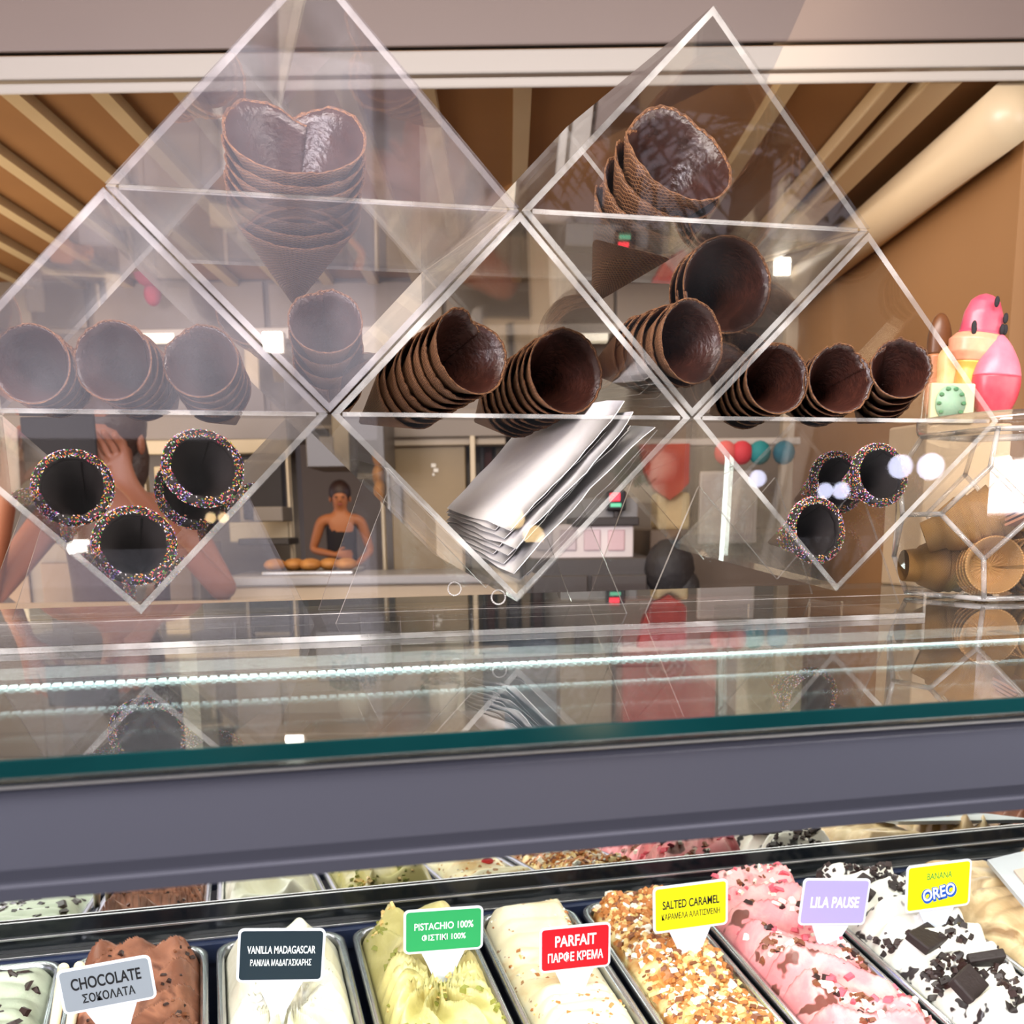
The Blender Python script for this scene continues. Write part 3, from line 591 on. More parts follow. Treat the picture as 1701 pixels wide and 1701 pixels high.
m_choc = gel_mat('chocolate_gelato', lin(124, 74, 52), lin(166, 108, 82), lin(92, 52, 38), 20)
m_van = gel_mat('vanilla_gelato', lin(250, 246, 226), lin(238, 232, 206), lin(252, 250, 240), 16)
m_pis = gel_mat('pistachio_gelato', lin(196, 184, 116), lin(216, 204, 138), lin(170, 152, 84), 18)
m_par = gel_mat('parfait_gelato', lin(252, 240, 206), lin(246, 228, 184), lin(232, 196, 140), 14, speck=(60, lin(176, 124, 70), .67))
m_car = gel_mat('caramel_gelato', lin(238, 214, 150), lin(196, 134, 66), lin(140, 78, 36), 26)
m_lil = gel_mat('pink_gelato', lin(236, 140, 144), lin(246, 178, 174), lin(206, 92, 96), 18, speck=(30, lin(120, 66, 56), .62))
m_ore = gel_mat('cookie_gelato', lin(246, 242, 232), lin(232, 226, 212), lin(250, 248, 244), 12, speck=(34, lin(40, 32, 32), .60))
m_haz = gel_mat('hazelnut_gelato', lin(196, 164, 120), lin(232, 204, 160), lin(150, 116, 80), 14)
m_mint = gel_mat('mint_gelato', lin(196, 202, 180), lin(176, 184, 160), lin(212, 216, 196), 12, speck=(26, lin(60, 60, 50), .68))
C_dk = mat('dark_chocolate_piece', lin(48, 28, 24), .4); C_mid = mat('milk_chocolate_piece', lin(128, 76, 48), .45); C_nut = mat('nut_piece', lin(232, 196, 128), .5); C_nut2 = mat('toasted_nut_piece', lin(190, 120, 60), .5)
C_bisc = mat('black_biscuit', lin(42, 30, 28), .6, bump=(200, .5, .002)); C_cr = mat('cream_piece', lin(250, 244, 226), .5); C_pis = mat('pistachio_crumb', lin(140, 140, 60), .6); C_cher = mat('cherry_red', lin(190, 24, 34), .15); C_pk = mat('pink_piece', lin(224, 96, 112), .5)
def tubfill(i, label, m, kind, seed, **k):
    x0, x1 = gaps[i]+.0045, gaps[i+1]-.0045
    e = make_tub(x0, x1, label); s_, top = gelato(e, x0, x1, m, kind, seed, **k); return e, top, x0, x1
# order: mint | chocolate | vanilla | pistachio | parfait | caramel | pink | cookie | hazelnut ...
tubfill(0, 'steel tub of caramel-swirled gelato past the left end of the row', m_haz, 'fold', 21)
e, top, a, b = tubfill(1, 'steel tub of pale mint gelato with dark flecks, leftmost in view', m_mint, 'smooth', 2, hmax=.03)
chunks('chocolate_flakes', e, top, a, b, 60, [C_dk], .012, 3, flat=.25)
e, top, a, b = tubfill(2, 'steel tub of brown chocolate gelato behind the grey sign', m_choc, 'fold', 5, hmax=.04)
chunks('chocolate_crumbs', e, top, a, b, 160, [C_mid, C_dk], .006, 4, dens=.1)
e, top, a, b = tubfill(3, 'steel tub of white vanilla gelato behind the black sign', m_van, 'fan', 6, hmax=.05)
e, top, a, b = tubfill(4, 'steel tub of yellow-green pistachio gelato behind the green sign', m_pis, 'fan', 9, hmax=.048)
chunks('pistachio_crumbs', e, top, a, b, 260, [C_pis, C_nut, C_pis], .007, 5, dens=.12)
e, top, a, b = tubfill(5, 'steel tub of cream parfait gelato with almonds behind the red sign', m_par, 'smooth', 8, hmax=.045)
chunks('almond_pieces', e, top, a, b, 120, [C_nut2, C_nut, C_cr], .005, 6, dens=.05)
for (cx_, cy_) in ((.375, -.195), (.345, -.33)):
    pnt = top(cx_, cy_); mb = MB(); mb.ball(pnt+Vector((0, 0, .003)), .010, .007, .006); mb.build('cherry', C_cher, e)
e, top, a, b = tubfill(6, 'steel tub of salted caramel gelato covered in brown crumble', m_car, 'rough', 11, hmax=.048)
chunks('crumble', e, top, a, b, 1500, [C_nut2, C_mid, C_nut, C_nut2, C_cr], .0085, 7)
e, top, a, b = tubfill(7, 'steel tub of pink gelato with chocolate pieces behind the lilac sign', m_lil, 'fold', 13, hmax=.05)
chunks('chocolate_pieces', e, top, a, b, 330, [C_mid, C_dk, C_cr, C_mid], .009, 8, dens=.12)
chunks('pink_pieces', e, top, a, b, 120, [C_pk, C_pk, C_cr], .010, 18, dens=.1)
e, top, a, b = tubfill(8, 'steel tub of white gelato with black biscuits behind the small yellow sign', m_ore, 'fold', 16, hmax=.052)
chunks('biscuit_crumbs', e, top, a, b, 420, [C_bisc, C_dk], .010, 9, dens=.08)
rnd = random.Random(4)
for (x, y) in ((.80, -.10), (.80, -.235), (.85, -.28), (.79, -.33)):
    c = top(x, y); R_ = Matrix.Rotation(rnd.uniform(0, 3), 4, 'Z') @ Matrix.Rotation(rnd.uniform(.4, 1.0), 4, 'X') @ Matrix.Rotation(rnd.uniform(-.4, .4), 4, 'Y')
    mb = MB(Matrix.Translation(c) @ R_); mb.box(-.022, .022, -.016, .016, -.005, .007, .002); mb.build('brownie_square', C_bisc, e)
e, top, a, b = tubfill(9, 'steel tub of tan and cream gelato right of the black-biscuit one', m_haz, 'smooth', 18, hmax=.05)
e, top, a, b = tubfill(10, 'steel tub of hazelnut gelato past the right end of the row', m_haz, 'fold', 20)
e, top, a, b = tubfill(11, 'second steel tub past the right end of the row', m_choc, 'fold', 22)
# white lid lying beyond the right-hand tubs
# serving spoon handles in the chocolate tub
for i, (dx, lab) in enumerate(((-.198, 'cream spatula handle standing between mint and chocolate tubs'), (-.182, 'second cream spatula handle beside the chocolate tub'))):
    p = TM @ Vector((dx, -.21, .0)); q = TM @ Vector((dx+.012, -.13, .06))
    o = MB().tube(p, q, .0045, .006, 10).ball(q, .006).build('spatula', mat('spatula_cream_%d' % i, lin(240, 224, 190), .4)); tag(o, lab, 'spatula')

# ------------------------------------------------------------------ flavour signs
def srgb_m(n, c, r=.6, **k): return mat(n, lin(*c), r, spec=.15, **k)
M_signw = srgb_m('sign_white', (214, 218, 230), .5)
def text_mesh(name, s, size, m, parent, M, sx=.62, bold=.018, z=.0006, align='CENTER', shear=0):
    cu = bpy.data.curves.new(name, 'FONT'); cu.body = s; cu.size = size; cu.align_x = align; cu.align_y = 'CENTER'; cu.offset = bold*size; cu.extrude = .00015; cu.shear = shear
    t = bpy.data.objects.new('tmp', cu); COL.objects.link(t); bpy.context.view_layer.update()
    me = bpy.data.meshes.new_from_object(t.evaluated_get(bpy.context.evaluated_depsgraph_get())); bpy.data.objects.remove(t)
    me.materials.clear(); me.materials.append(m); o = bpy.data.objects.new(name, me); link(o, parent)
    o.matrix_parent_inverse = parent_mat(parent).inverted() @ M @ Matrix.Diagonal((sx, 1, 1, 1)) @ Matrix.Translation((0, 0, z)); return o
def sign(q, Y, face, lines, label, tipdy=70, tipx=0, logo=None, border=True):
    """q: the four corners of the card in the photograph (tl, tr, br, bl), standing in the gelato at depth Y"""
    P = [atY(*p, Y) for p in q]; c = sum(P, Vector())/4
    ax = ((P[1]-P[0])+(P[2]-P[3])).normalized(); up = ((P[0]-P[3])+(P[1]-P[2])).normalized(); nz = ax.cross(up).normalized(); up = nz.cross(ax).normalized()
    W = ((P[1]-P[0]).length+(P[2]-P[3]).length)/2; H = ((P[0]-P[3]).length+(P[1]-P[2]).length)/2
    M = Matrix((ax, up, nz)).transposed().to_4x4(); M.translation = c
    e = empty('flavour_sign', c); tag(e, label, 'sign', 'flavour signs stuck in the gelato')
    mb = MB(M); pts = rrect(-W/2, W/2, -H/2, H/2, .006, 4); mb.poly([(x, y, -.0016) for x, y in pts], (0, 0, .0016)); mb.build('card', M_signw, e)
    mb = MB(M); bw = W*.03; pts = rrect(-W/2+bw, W/2-bw, -H/2+bw, H/2-bw, .0035, 4); mb.poly([(x, y, 0.00005) for x, y in pts], (0, 0, .0004)); mb.build('face', face, e)
    tl = tipdy/1830*c.length; t = tipx/1830*c.length
    mb = MB(M); mb.poly([(-W*.30, -H/2+.004, -.0036), (W*.30, -H/2+.004, -.0036), (W*.20+t*.4, -H/2-tl*.3, -.0036), (W*.10+t*.8, -H/2-tl*.75, -.0036), (W*.05+t, -H/2-tl-.02, -.0036), (-W*.05+t, -H/2-tl-.02, -.0036), (-W*.10+t*.8, -H/2-tl*.75, -.0036), (-W*.20+t*.4, -H/2-tl*.3, -.0036)], (0, 0, .0018)); mb.build('spike', M_signw, e)
    for (s, size, oy, m, wd) in lines:
        T = M @ Matrix.Translation((0, oy*H, .0006)); o = text_mesh('lettering', s, size*H, m, e, T, sx=1, bold=.018 if size > .24 else .009)
        w0 = max(v.co.x for v in o.data.vertices)-min(v.co.x for v in o.data.vertices); o.matrix_parent_inverse = parent_mat(e).inverted() @ T @ Matrix.Diagonal((wd*W/w0, 1, 1, 1))
    return e, M, W, H
K = srgb_m('ink_black', (32, 32, 34)); Wt = srgb_m('ink_white', (240, 244, 244))
sign([(92, 1613), (248, 1586), (262, 1657), (106, 1688)], 1.06, srgb_m('face_grey', (132, 138, 146)), [('CHOCOLATE', .36, .12, K, .74), ('ΣΟΚΟΛΑΤΑ', .26, -.22, K, .56)], 'grey chocolate sign with black lettering', 60)
sign([(393, 1543), (541, 1542), (537, 1630), (395, 1632)], 1.08, srgb_m('face_black', (32, 44, 52)), [('VANILLA MADAGASCAR', .20, .10, Wt, .78), ('ΒΑΝΙΛΙΑ ΜΑΔΑΓΑΣΚΑΡΗΣ', .16, -.14, Wt, .70)], 'black vanilla sign with white lettering', 50)
sign([(671, 1514), (803, 1503), (802, 1577), (670, 1585)], 1.12, srgb_m('face_green', (46, 150, 88)), [('PISTACHIO 100%', .22, .10, Wt, .74), ('ΦΙΣΤΙΚΙ 100%', .18, -.16, Wt, .55)], 'green pistachio sign with white lettering', 55)
sign([(897, 1544), (1014, 1530), (1014, 1606), (896, 1616)], 1.10, srgb_m('face_red', (184, 22, 34)), [('PARFAIT', .34, .16, Wt, .58), ('ΠΑΡΦΕ ΚΡΕΜΑ', .27, -.20, Wt, .78)], 'red parfait sign with white lettering', 55)
sign([(1081, 1476), (1206, 1459), (1212, 1535), (1089, 1551)], 1.14, srgb_m('face_yellow', (232, 226, 20)), [('SALTED CARAMEL', .25, .08, K, .76), ('ΚΑΡΑΜΕΛΑ ΑΛΑΤΙΣΜΕΝΗ', .18, -.17, K, .78)], 'yellow salted caramel sign with two lines of black lettering', 62)
sign([(1328, 1460), (1441, 1460), (1442, 1536), (1333, 1536)], 1.13, srgb_m('face_lilac', (160, 150, 222)), [('LILA PAUSE', .32, -.02, Wt, .72)], 'lilac sign with white lettering in the pink gelato', 52)
Gr = srgb_m('ink_green', (70, 140, 60)); Bl = srgb_m('ink_blue', (30, 80, 176))
e, M, W, H = sign([(1498, 1442), (1606, 1428), (1619, 1501), (1512, 1515)], 1.11, srgb_m('face_lemon', (250, 240, 10)), [('BANANA', .20, .22, Gr, .38)], 'bright yellow banana sign with a blue and white tilted logo', 46)
T = M @ Matrix.Translation((0, -.14*H, .0006)) @ Matrix.Rotation(.14, 4, 'Z')
for (bold, mm, z, dx, dy) in ((.075, Bl, .0002, .02, -.04), (.062, Bl, .0004, 0, 0), (.012, Wt, .0008, 0, 0)):
    T2 = T @ Matrix.Translation((dx*H, dy*H, z)); o = text_mesh('logo_lettering', 'OREO', .34*H, mm, e, T2, sx=1, bold=bold)
    w0 = max(v.co.x for v in o.data.vertices)-min(v.co.x for v in o.data.vertices); o.matrix_parent_inverse = parent_mat(e).inverted() @ T2 @ Matrix.Diagonal(((.53 if bold > .05 else .49)*W/w0, 1, 1, 1))
# a white lidded tub at the far right corner of the deck
lid = empty('white_pan', TM @ Vector((1.1, .02, .03))); 
tag(lid, 'white plastic lid lying at the rear right corner of the tub deck', 'lid')
PM = [atZ(*p, 1.03) for p in ((1640, 1428), (1800, 1390), (1800, 1475), (1701, 1500))]
mb = MB(); mb.poly(PM, (0, 0, -.006)); mb.build('lid_body', srgb_m('lid_white', (206, 210, 214)), lid)
PM = [atZ(*p, 1.033) for p in ((1684, 1445), (1800, 1420), (1800, 1470), (1720, 1488))]; mb = MB(); mb.poly(PM, (0, 0, -.003)); mb.build('raised_panel', srgb_m('lid_cream', (214, 196, 180)), lid)

# ------------------------------------------------------------------ the acrylic rack: five diamond boxes on notched stands
HDG = .1368; LEAN = radians(4.8); DEP = .335
P0 = Vector((-.0537, .82, 1.4392)); EX = Vector((1, 0, 0)); UP = Vector((0, -sin(LEAN), cos(LEAN))); DP = Vector((0, cos(LEAN), sin(LEAN)))
RM = Matrix((EX, UP, DP)).transposed().to_4x4(); RM.translation = P0          # local x across, y up, z into the rack (left-handed is avoided below)
RM = Matrix(((EX.x, DP.x, UP.x, P0.x), (EX.y, DP.y, UP.y, P0.y), (EX.z, DP.z, UP.z, P0.z), (0, 0, 0, 1)))   # local x across, y depth, z up
TH = .0042
def face_mats(o, thr=.7):
    for f in o.data.polygons: f.material_index = 1 if abs(f.normal.y) > thr else 0
def slab(name, pts, parent, y0=0, y1=DEP, mats=(ACR, EDGE)):
    mb = MB(RM); mb.poly([(x, y0, z) for x, z in pts], (0, y1-y0, 0)); o = mb.build(name, list(mats), parent); face_mats(o); return o
cells = {'upper_left': (1, 2), 'upper_right': (3, 2), 'left': (0, 1), 'middle': (2, 1), 'right': (4, 1)}
lab = {'upper_left': 'clear acrylic diamond box at the top left holding the largest cone stack', 'upper_right': 'clear acrylic diamond box at the top right holding three tilted cone stacks', 'left': 'clear acrylic diamond box at the left with three cone stacks over sprinkled cones', 'middle': 'clear acrylic diamond box in the middle with white napkins in its lower half', 'right': 'clear acrylic diamond box at the right with a row of three cone stacks'}
for nme, (u, v) in cells.items():
    cx_, cz_ = u*HDG, v*HDG; h = HDG-.0012; hi = h-TH*1.414
    e = empty('acrylic_box', RM @ Vector((cx_, DEP/2, cz_-h))); tag(e, lab[nme], 'display box', 'clear diamond boxes of the rack')
    L, T_, R_, B = (cx_-h, cz_), (cx_, cz_+h), (cx_+h, cz_), (cx_, cz_-h); l, t, r, b = (cx_-hi, cz_), (cx_, cz_+hi), (cx_+hi, cz_), (cx_, cz_-hi)
    for A1, A2, B2, B1 in ((L, T_, t, l), (T_, R_, r, t), (R_, B, b, r), (B, L, l, b)): slab('side_panel', [A1, A2, B2, B1], e)
    slab('shelf', [(cx_-hi+.002, cz_-.0015), (cx_+hi-.002, cz_-.0015), (cx_+hi-.002, cz_+.0015), (cx_-hi+.002, cz_+.0015)], e, .001, DEP-.001)
    def fpanel(pts, name='front_panel', m=FRONT): mb = MB(RM); mb.poly([(x, -.0032, z) for x, z in pts], (0, .003, 0)); return mb.build(name, [m], e)
    g_ = .001
    if nme == 'upper_left': fpanel([(cx_-h, cz_+g_), (cx_+h, cz_+g_), (cx_, cz_+h)]); fpanel([(cx_-h, cz_-g_), (cx_, cz_-h), (cx_+h, cz_-g_)])
    if nme == 'left': fpanel([(cx_-h, cz_+g_), (cx_+h, cz_+g_), (cx_, cz_+h)])
    if nme in ('left', 'right', 'middle'): fpanel([(cx_-h, cz_-g_), (cx_, cz_-h), (cx_+h, cz_-g_)], m=ACR)
    if nme in ('upper_right',): fpanel([(cx_-h, cz_-g_), (cx_, cz_-h), (cx_+h, cz_-g_)], m=ACR); fpanel([(cx_-h, cz_+g_), (cx_+h, cz_+g_), (cx_, cz_+h)], m=ACR)
# stands: notched plates under each lower box, joined by a base plate
st = empty('rack_stand', (.22, .95, GZ)); tag(st, 'clear acrylic stand with pointed notched plates and a long slotted base plate', 'stand')
XB0, XB1 = -.40, .582
bp = MB().box(XB0, XB1, .823, 1.06, GZ, GZ+.0045, .0004).build('base_plate', [ACR, EDGE], st)
for f in bp.data.polygons:
    if abs(f.normal.z) < .7: f.material_index = 1
zb0 = GZ+.0045
o = MB().box(XB0, XB1, .823, .827, zb0, zb0+.016, .0004).build('front_rail', [ACR, EDGE], st)
for f in o.data.polygons:
    if f.normal.z > .7 or abs(f.normal.x) > .7: f.material_index = 1
for xx in (-.30, -.13, -.02, .10, .155, .33, .385, .47): o = MB().box(xx, xx+.03, .8185, .823, zb0-.002, zb0+.013, .0004).build('joint_tab', [ACR], st)
def bar(p, q, w, parent, name='notched_plate'):
    p, q = Vector(p), Vector(q); MBs = MB(); d = (q-p); n_ = Vector((-d.z, 0, d.x)).normalized()*w/2
    fs = MBs.poly([p-n_, q-n_, q+n_, p+n_], (0, .004, 0)); return MBs
for c in (0, 2, 4):
    for k, yy in enumerate((.10, .26)):
        base = RM @ Vector((c*HDG, yy, 0)); X, Yw, Zb = base.x, base.y, base.z
        a = .080; top_ = Zb+a*1.0; foot = .128
        pts = [(X-foot, Yw, zb0), (X-a, Yw, top_), (X-a*.985, Yw, top_+.001), (X, Yw, Zb-.002), (X+a*.985, Yw, top_+.001), (X+a, Yw, top_), (X+foot, Yw, zb0)]
        mb = MB(); mb.poly(pts, (0, .0035, 0)); o = mb.build('notched_plate', [ACR, EDGE], st)
        for f in o.data.polygons:
            if abs(f.normal.y) < .7: f.material_index = 1
# round clear bumpers at the foot of the middle box
for (px, py) in ((755, 978), (828, 992)):
    c = RM @ Vector((0, 0, 0)); p = atY(px, py, .83 if px > 800 else .9); mb = MB()
    for k in range(20):
        a1, a2 = 2*pi*k/20, 2*pi*(k+1)/20; mb.tube(p+Vector((cos(a1)*.0055, 0, sin(a1)*.0055)), p+Vector((cos(a2)*.0055, 0, sin(a2)*.0055)), .0007, n=6)
    o = mb.build('bumper_ring', [EDGE], loc=p); tag(o, 'tiny clear ring under the middle box, %s' % ('at its front corner' if px > 800 else 'further back'), 'ring')

# ------------------------------------------------------------------ waffle cones
def waffle_mat(name, c1, c2, scale=(46, 26), dist=.0011):
    m = bpy.data.materials.new(name); m.use_nodes = True; nt = m.node_tree; P = nt.nodes['Principled BSDF']; P.inputs['Roughness'].default_value = .55
    uv = nt.nodes.new('ShaderNodeUVMap'); uv.uv_map = 'UVMap'; sp = nt.nodes.new('ShaderNodeSeparateXYZ'); nt.links.new(uv.outputs[0], sp.inputs[0])
    def M2(op, a, b=None, v=None):
        n = nt.nodes.new('ShaderNodeMath'); n.operation = op
        for i, x in enumerate((a, b)):
            if x is None: continue
            if isinstance(x, (int, float)): n.inputs[i].default_value = x
            else: nt.links.new(x, n.inputs[i])
        return n.outputs[0]
    u = M2('MULTIPLY', sp.outputs[0], scale[0]*2*pi); v = M2('MULTIPLY', sp.outputs[1], scale[1]*2*pi)
    s1 = M2('ABSOLUTE', M2('SINE', M2('MULTIPLY', M2('ADD', u, v), .5))); s2 = M2('ABSOLUTE', M2('SINE', M2('MULTIPLY', M2('SUBTRACT', u, v), .5)))
    h = M2('MINIMUM', s1, s2); h = M2('POWER', h, .6)                   # 0 on the ridge lines, 1 in the cells
    nz = nt.nodes.new('ShaderNodeTexNoise'); nz.inputs['Scale'].default_value = 60; tcn = nt.nodes.new('ShaderNodeTexCoord'); nt.links.new(tcn.outputs['Object'], nz.inputs['Vector'])
    f = M2('MULTIPLY', h, M2('ADD', M2('MULTIPLY', nz.outputs['Fac'], .9), .45))
    r = nt.nodes.new('ShaderNodeValToRGB'); r.color_ramp.elements[0].color = c1; r.color_ramp.elements[1].color = c2; r.color_ramp.elements[0].position = .15; r.color_ramp.elements[1].position = .75
    nt.links.new(f, r.inputs[0]); nt.links.new(r.outputs[0], P.inputs['Base Color'])
    b = nt.nodes.new('ShaderNodeBump'); b.invert = True; b.inputs['Strength'].default_value = .9; b.inputs['Distance'].default_value = dist; nt.links.new(h, b.inputs['Height']); nt.links.new(b.outputs[0], P.inputs['Normal'])
    return m
M_waf = waffle_mat('cocoa_waffle', lin(178, 124, 80), lin(88, 52, 32)); M_rim = mat('waffle_rim_crumb', lin(134, 88, 50), .8, noise_=(9, lin(84, 50, 30), .4), bump=(14, .5, .02))
M_lin = mat('chocolate_lining', lin(64, 34, 26), .26, spec=.6, noise_=(4, lin(46, 24, 20), .5), bump=(9, .2, .01))
M_dip = mat('dark_dip', lin(24, 13, 12), .5, bump=(120, .5, .002))
M_pale = waffle_mat('pale_waffle', lin(206, 160, 98), lin(160, 112, 58), (60, 40), .0008)
SPR = [mat('sprinkle_%s' % n, lin(*c), .35) for n, c in (('white', (235, 230, 235)), ('pink', (200, 70, 100)), ('green', (60, 150, 60)), ('yellow', (216, 176, 60)), ('orange', (216, 100, 50)), ('violet', (120, 100, 190)))]
def cone_meshes(tagn, seed, dip=.25, lenf=2.7, jag=.05, spr=False, wf=None):
    """unit cone: mouth radius 1 at z=0, tip at z=-lenf; returns meshes (shell, lining[, sprinkles])"""
    rnd = random.Random(seed); nt_, nz = 84, 12; over = .45
    ths = [(2*pi+over)*i/nt_ for i in range(nt_+1)]
    jg = [jag*(noise.noise(Vector((cos(t)*5+seed, sin(t)*5, t)))+.7*noise.noise(Vector((cos(t)*16, sin(t)*16+seed, t*3)))) for t in ths]
    def rim(i):
        t = ths[i]; dd = min(t, 2*pi+over-t)
        return jg[i]-dip*math.exp(-(dd/.5)**2)+dip*.25*math.exp(-((dd-1.1)/.5)**2)
    def pt(i, v, off):
        t = ths[i]; top = rim(i); z = top+(-lenf-top)*v; k = 1+z/lenf*.93; r = max(.02, k)*(1+.035*(t/(2*pi)-.5))+off; return Vector((r*cos(t+pi/2-over/2), r*sin(t+pi/2-over/2), z))
    out = []
    for nm, offs in (('shell', (.0, -.03)), ('lining', (-.034, -.05))):
        vs, fs, uvs = [], [], []
        for off in offs:
            for j in range(nz+1):
                v = (j/nz)
                for i in range(nt_+1): p = pt(i, v if not (nm == 'lining') else .012+v*.97, off); vs.append(p)
        N = (nt_+1); half = N*(nz+1)
        for s in (0, 1):
            for j in range(nz):
                for i in range(nt_):
                    a = s*half+j*N+i; q = (a, a+1, a+N+1, a+N); fs.append(q if s == 0 else q[::-1])
        nb_ = len(fs)
        for i in range(nt_): fs.append((i+half, i+1+half, i+1, i))
        for j in range(nz): fs.append((j*N, j*N+N, half+j*N+N, half+j*N)); a = j*N+nt_; fs.append((a+N, a, half+a, half+a+N))
        me = bpy.data.meshes.new('%s_%s' % (tagn, nm)); me.from_pydata([tuple(v) for v in vs], [], fs)
        uvl = me.uv_layers.new(name='UVMap')
        for l in me.loops:
            k = l.vertex_index % half; uvl.data[l.index].uv = ((k % N)/nt_, (k//N)/nz)
        me.polygons.foreach_set('use_smooth', [True]*len(fs))
        if nm == 'shell':
            me.materials.append(M_dip if spr else (wf or M_waf)); me.materials.append(M_dip if spr else M_rim); mi = [0]*len(fs)
            for k in range(nb_, nb_+nt_): mi[k] = 1
            if spr:
                me.materials.clear(); me.materials.append(M_waf); me.materials.append(M_dip)
                for s in (0, 1):
                    for j in range(nz):
                        for i in range(nt_): mi[s*nz*nt_+j*nt_+i] = 1 if j < 5 or s else 0
            me.polygons.foreach_set('material_index', mi)
        else: me.materials.append(M_dip if spr else (M_lin if wf is None else wf))
        me.update(); out.append(me)
    if spr:
        # thick chocolate lip
        vs, fs = [], []; n, k_ = 72, 10
        for i in range(n):
            t = 2*pi*i/n; b = .04*noise.noise(Vector((cos(t)*4+seed, sin(t)*4, 0)))
            for j in range(k_):
                a = 2*pi*j/k_; r = 1.02+(.15+b)*cos(a); z = -.12+(.20+b)*sin(a); vs.append((r*cos(t), r*sin(t), z))
        for i in range(n):
            for j in range(k_): fs.append((i*k_+j, ((i+1) % n)*k_+j, ((i+1) % n)*k_+(j+1) % k_, i*k_+(j+1) % k_))
        me = bpy.data.meshes.new(tagn+'_lip'); me.from_pydata(vs, [], fs); me.materials.append(M_dip); me.polygons.foreach_set('use_smooth', [True]*len(fs)); out.append(me)
        vs, fs, mi = [], [], []
        for _ in range(1500):
            t = rnd.uniform(0, 2*pi)
            if rnd.random() < .55:
                a = rnd.uniform(-1.4, 2.3); r = 1.02+.160*cos(a); z = -.12+.205*sin(a); nrm = Vector((cos(a)*cos(t), cos(a)*sin(t), sin(a)))
            else: z = -.2-rnd.random()**1.2*1.7; r = 1.02*(1+z/lenf*.93)+.02; nrm = Vector((cos(t), sin(t), .3)).normalized()
            c = Vector((r*cos(t), r*sin(t), z)); u = nrm.cross(Vector((rnd.uniform(-1, 1), rnd.uniform(-1, 1), rnd.uniform(-1, 1)))).normalized(); w = nrm.cross(u)
            B = len(vs); L_, s_ = .028, .013
            for a_, b_, cc_ in ((-1, -1, 0), (1, -1, 0), (1, 1, 0), (-1, 1, 0), (-.9, 0, 1.6), (.9, 0, 1.6)): vs.append(tuple(c+u*a_*L_+w*b_*s_+nrm*cc_*s_))
            q = rnd.randrange(6)
            for f in ((0, 1, 5, 4), (3, 4, 5, 2), (0, 4, 3), (1, 2, 5)): fs.append(tuple(B+x for x in f)); mi.append(q)
        me = bpy.data.meshes.new(tagn+'_sprinkles'); me.from_pydata(vs, [], fs)
        for m in SPR: me.materials.append(m)
        me.polygons.foreach_set('material_index', mi); out.append(me)
    return out
CONE = {'heart': cone_meshes('heart', 1, dip=.30, jag=.05), 'plain': cone_meshes('plain', 2, dip=.10, jag=.06, lenf=2.9), 'ragged': cone_meshes('ragged', 5, dip=.18, jag=.13, lenf=2.9),
        'big': cone_meshes('big', 8, dip=.42, jag=.05, lenf=2.6), 'round': cone_meshes('round', 11, dip=.03, jag=.04, lenf=3.0), 'sprinkle': cone_meshes('sprinkle', 3, dip=.0, jag=.02, lenf=3.0, spr=True)}
RIGHT, UPV, BACK = CR.col[0].copy(), CR.col[1].copy(), CR.col[2].copy()
def place_cone(kind, c, axis, R, spin, label, group, name='waffle_cone', lf=1.0):
    ms = CONE[kind]; z = axis.normalized(); x = (UPV-z*UPV.dot(z)).normalized(); y = z.cross(x); M3 = Matrix((-y, x, z)).transposed()
    e = bpy.data.objects.new(name, None); e.empty_display_size = .01; COL.objects.link(e); e.location = c; e.rotation_mode = 'QUATERNION'
    e.rotation_quaternion = (M3 @ Matrix.Rotation(spin, 3, 'Z')).to_quaternion(); e.scale = (R, R, R*lf); tag(e, label, 'waffle cone', group)
    for me, nm in zip(ms, ('shell', 'chocolate_lining', 'chocolate_lip', 'sprinkles')):
        o = bpy.data.objects.new(nm, me); COL.objects.link(o); o.parent = e
        if nm == 'sprinkles': o['kind'] = 'stuff'
    return e
ORD = ['first', 'second', 'third', 'fourth', 'fifth', 'sixth', 'seventh', 'eighth', 'ninth', 'tenth']
def stack(kind, px, py, Y, hw, m, b, n, sp, desc, group, spins=None, lf=1.0, kinds=None, top_label=None, bend=0):
    c = atY(px, py, Y); dist = (c-Vector((0, 0, CH))).dot(-BACK); R = hw/FPX*dist
    toc = (Vector((0, 0, CH))-c).normalized(); bv = Vector(b).normalized(); tip = RIGHT*bv.x-UPV*bv.y; tip = (tip-toc*tip.dot(toc)).normalized()
    ax = (toc*m-tip*sqrt(1-m*m)).normalized()
    for k in range(n):
        rnd = random.Random(int(px)*10+k); jit = (RIGHT*rnd.uniform(-1, 1)+UPV*rnd.uniform(-1, 1))*.0008*(k > 0)
        sp_ = (spins if spins is not None else 0)+(rnd.uniform(-.5, .5) if k else 0)
        kd = (kinds[k] if kinds and k < len(kinds) else kind)
        place_cone(kd, c-ax*sp*k+jit, ax, R*(1-.004*k), sp_, (top_label if k == 0 else '%s cone from the front of %s' % (ORD[k], desc)), group, lf=lf)
G = 'cones of '
stack('big', 489, 224, .905, 117, .46, (0.0, 1), 7, .0098, 'the large stack in the top left box', G+'the largest stack', spins=0, lf=.60, top_label='largest waffle cone, notched rim, top of the stack in the top left box')
stack('heart', 1128, 256, .93, 100, .52, (-.5, .87), 4, .020, 'the big tilted stack in the top right box', G+'the tilted big stack', spins=.9, lf=.8, kinds=['heart', 'heart', 'plain', 'heart'], top_label='big tilted waffle cone with a curled rim, highest in the top right box')
stack('round', 1209, 474, .887, 78, .90, (-.85, .5), 3, .016, 'the wide open-mouthed stack in the top right box', G+'the wide open stack', spins=2, lf=.8, top_label='wide waffle cone facing forward with dark glossy inside, top right box')
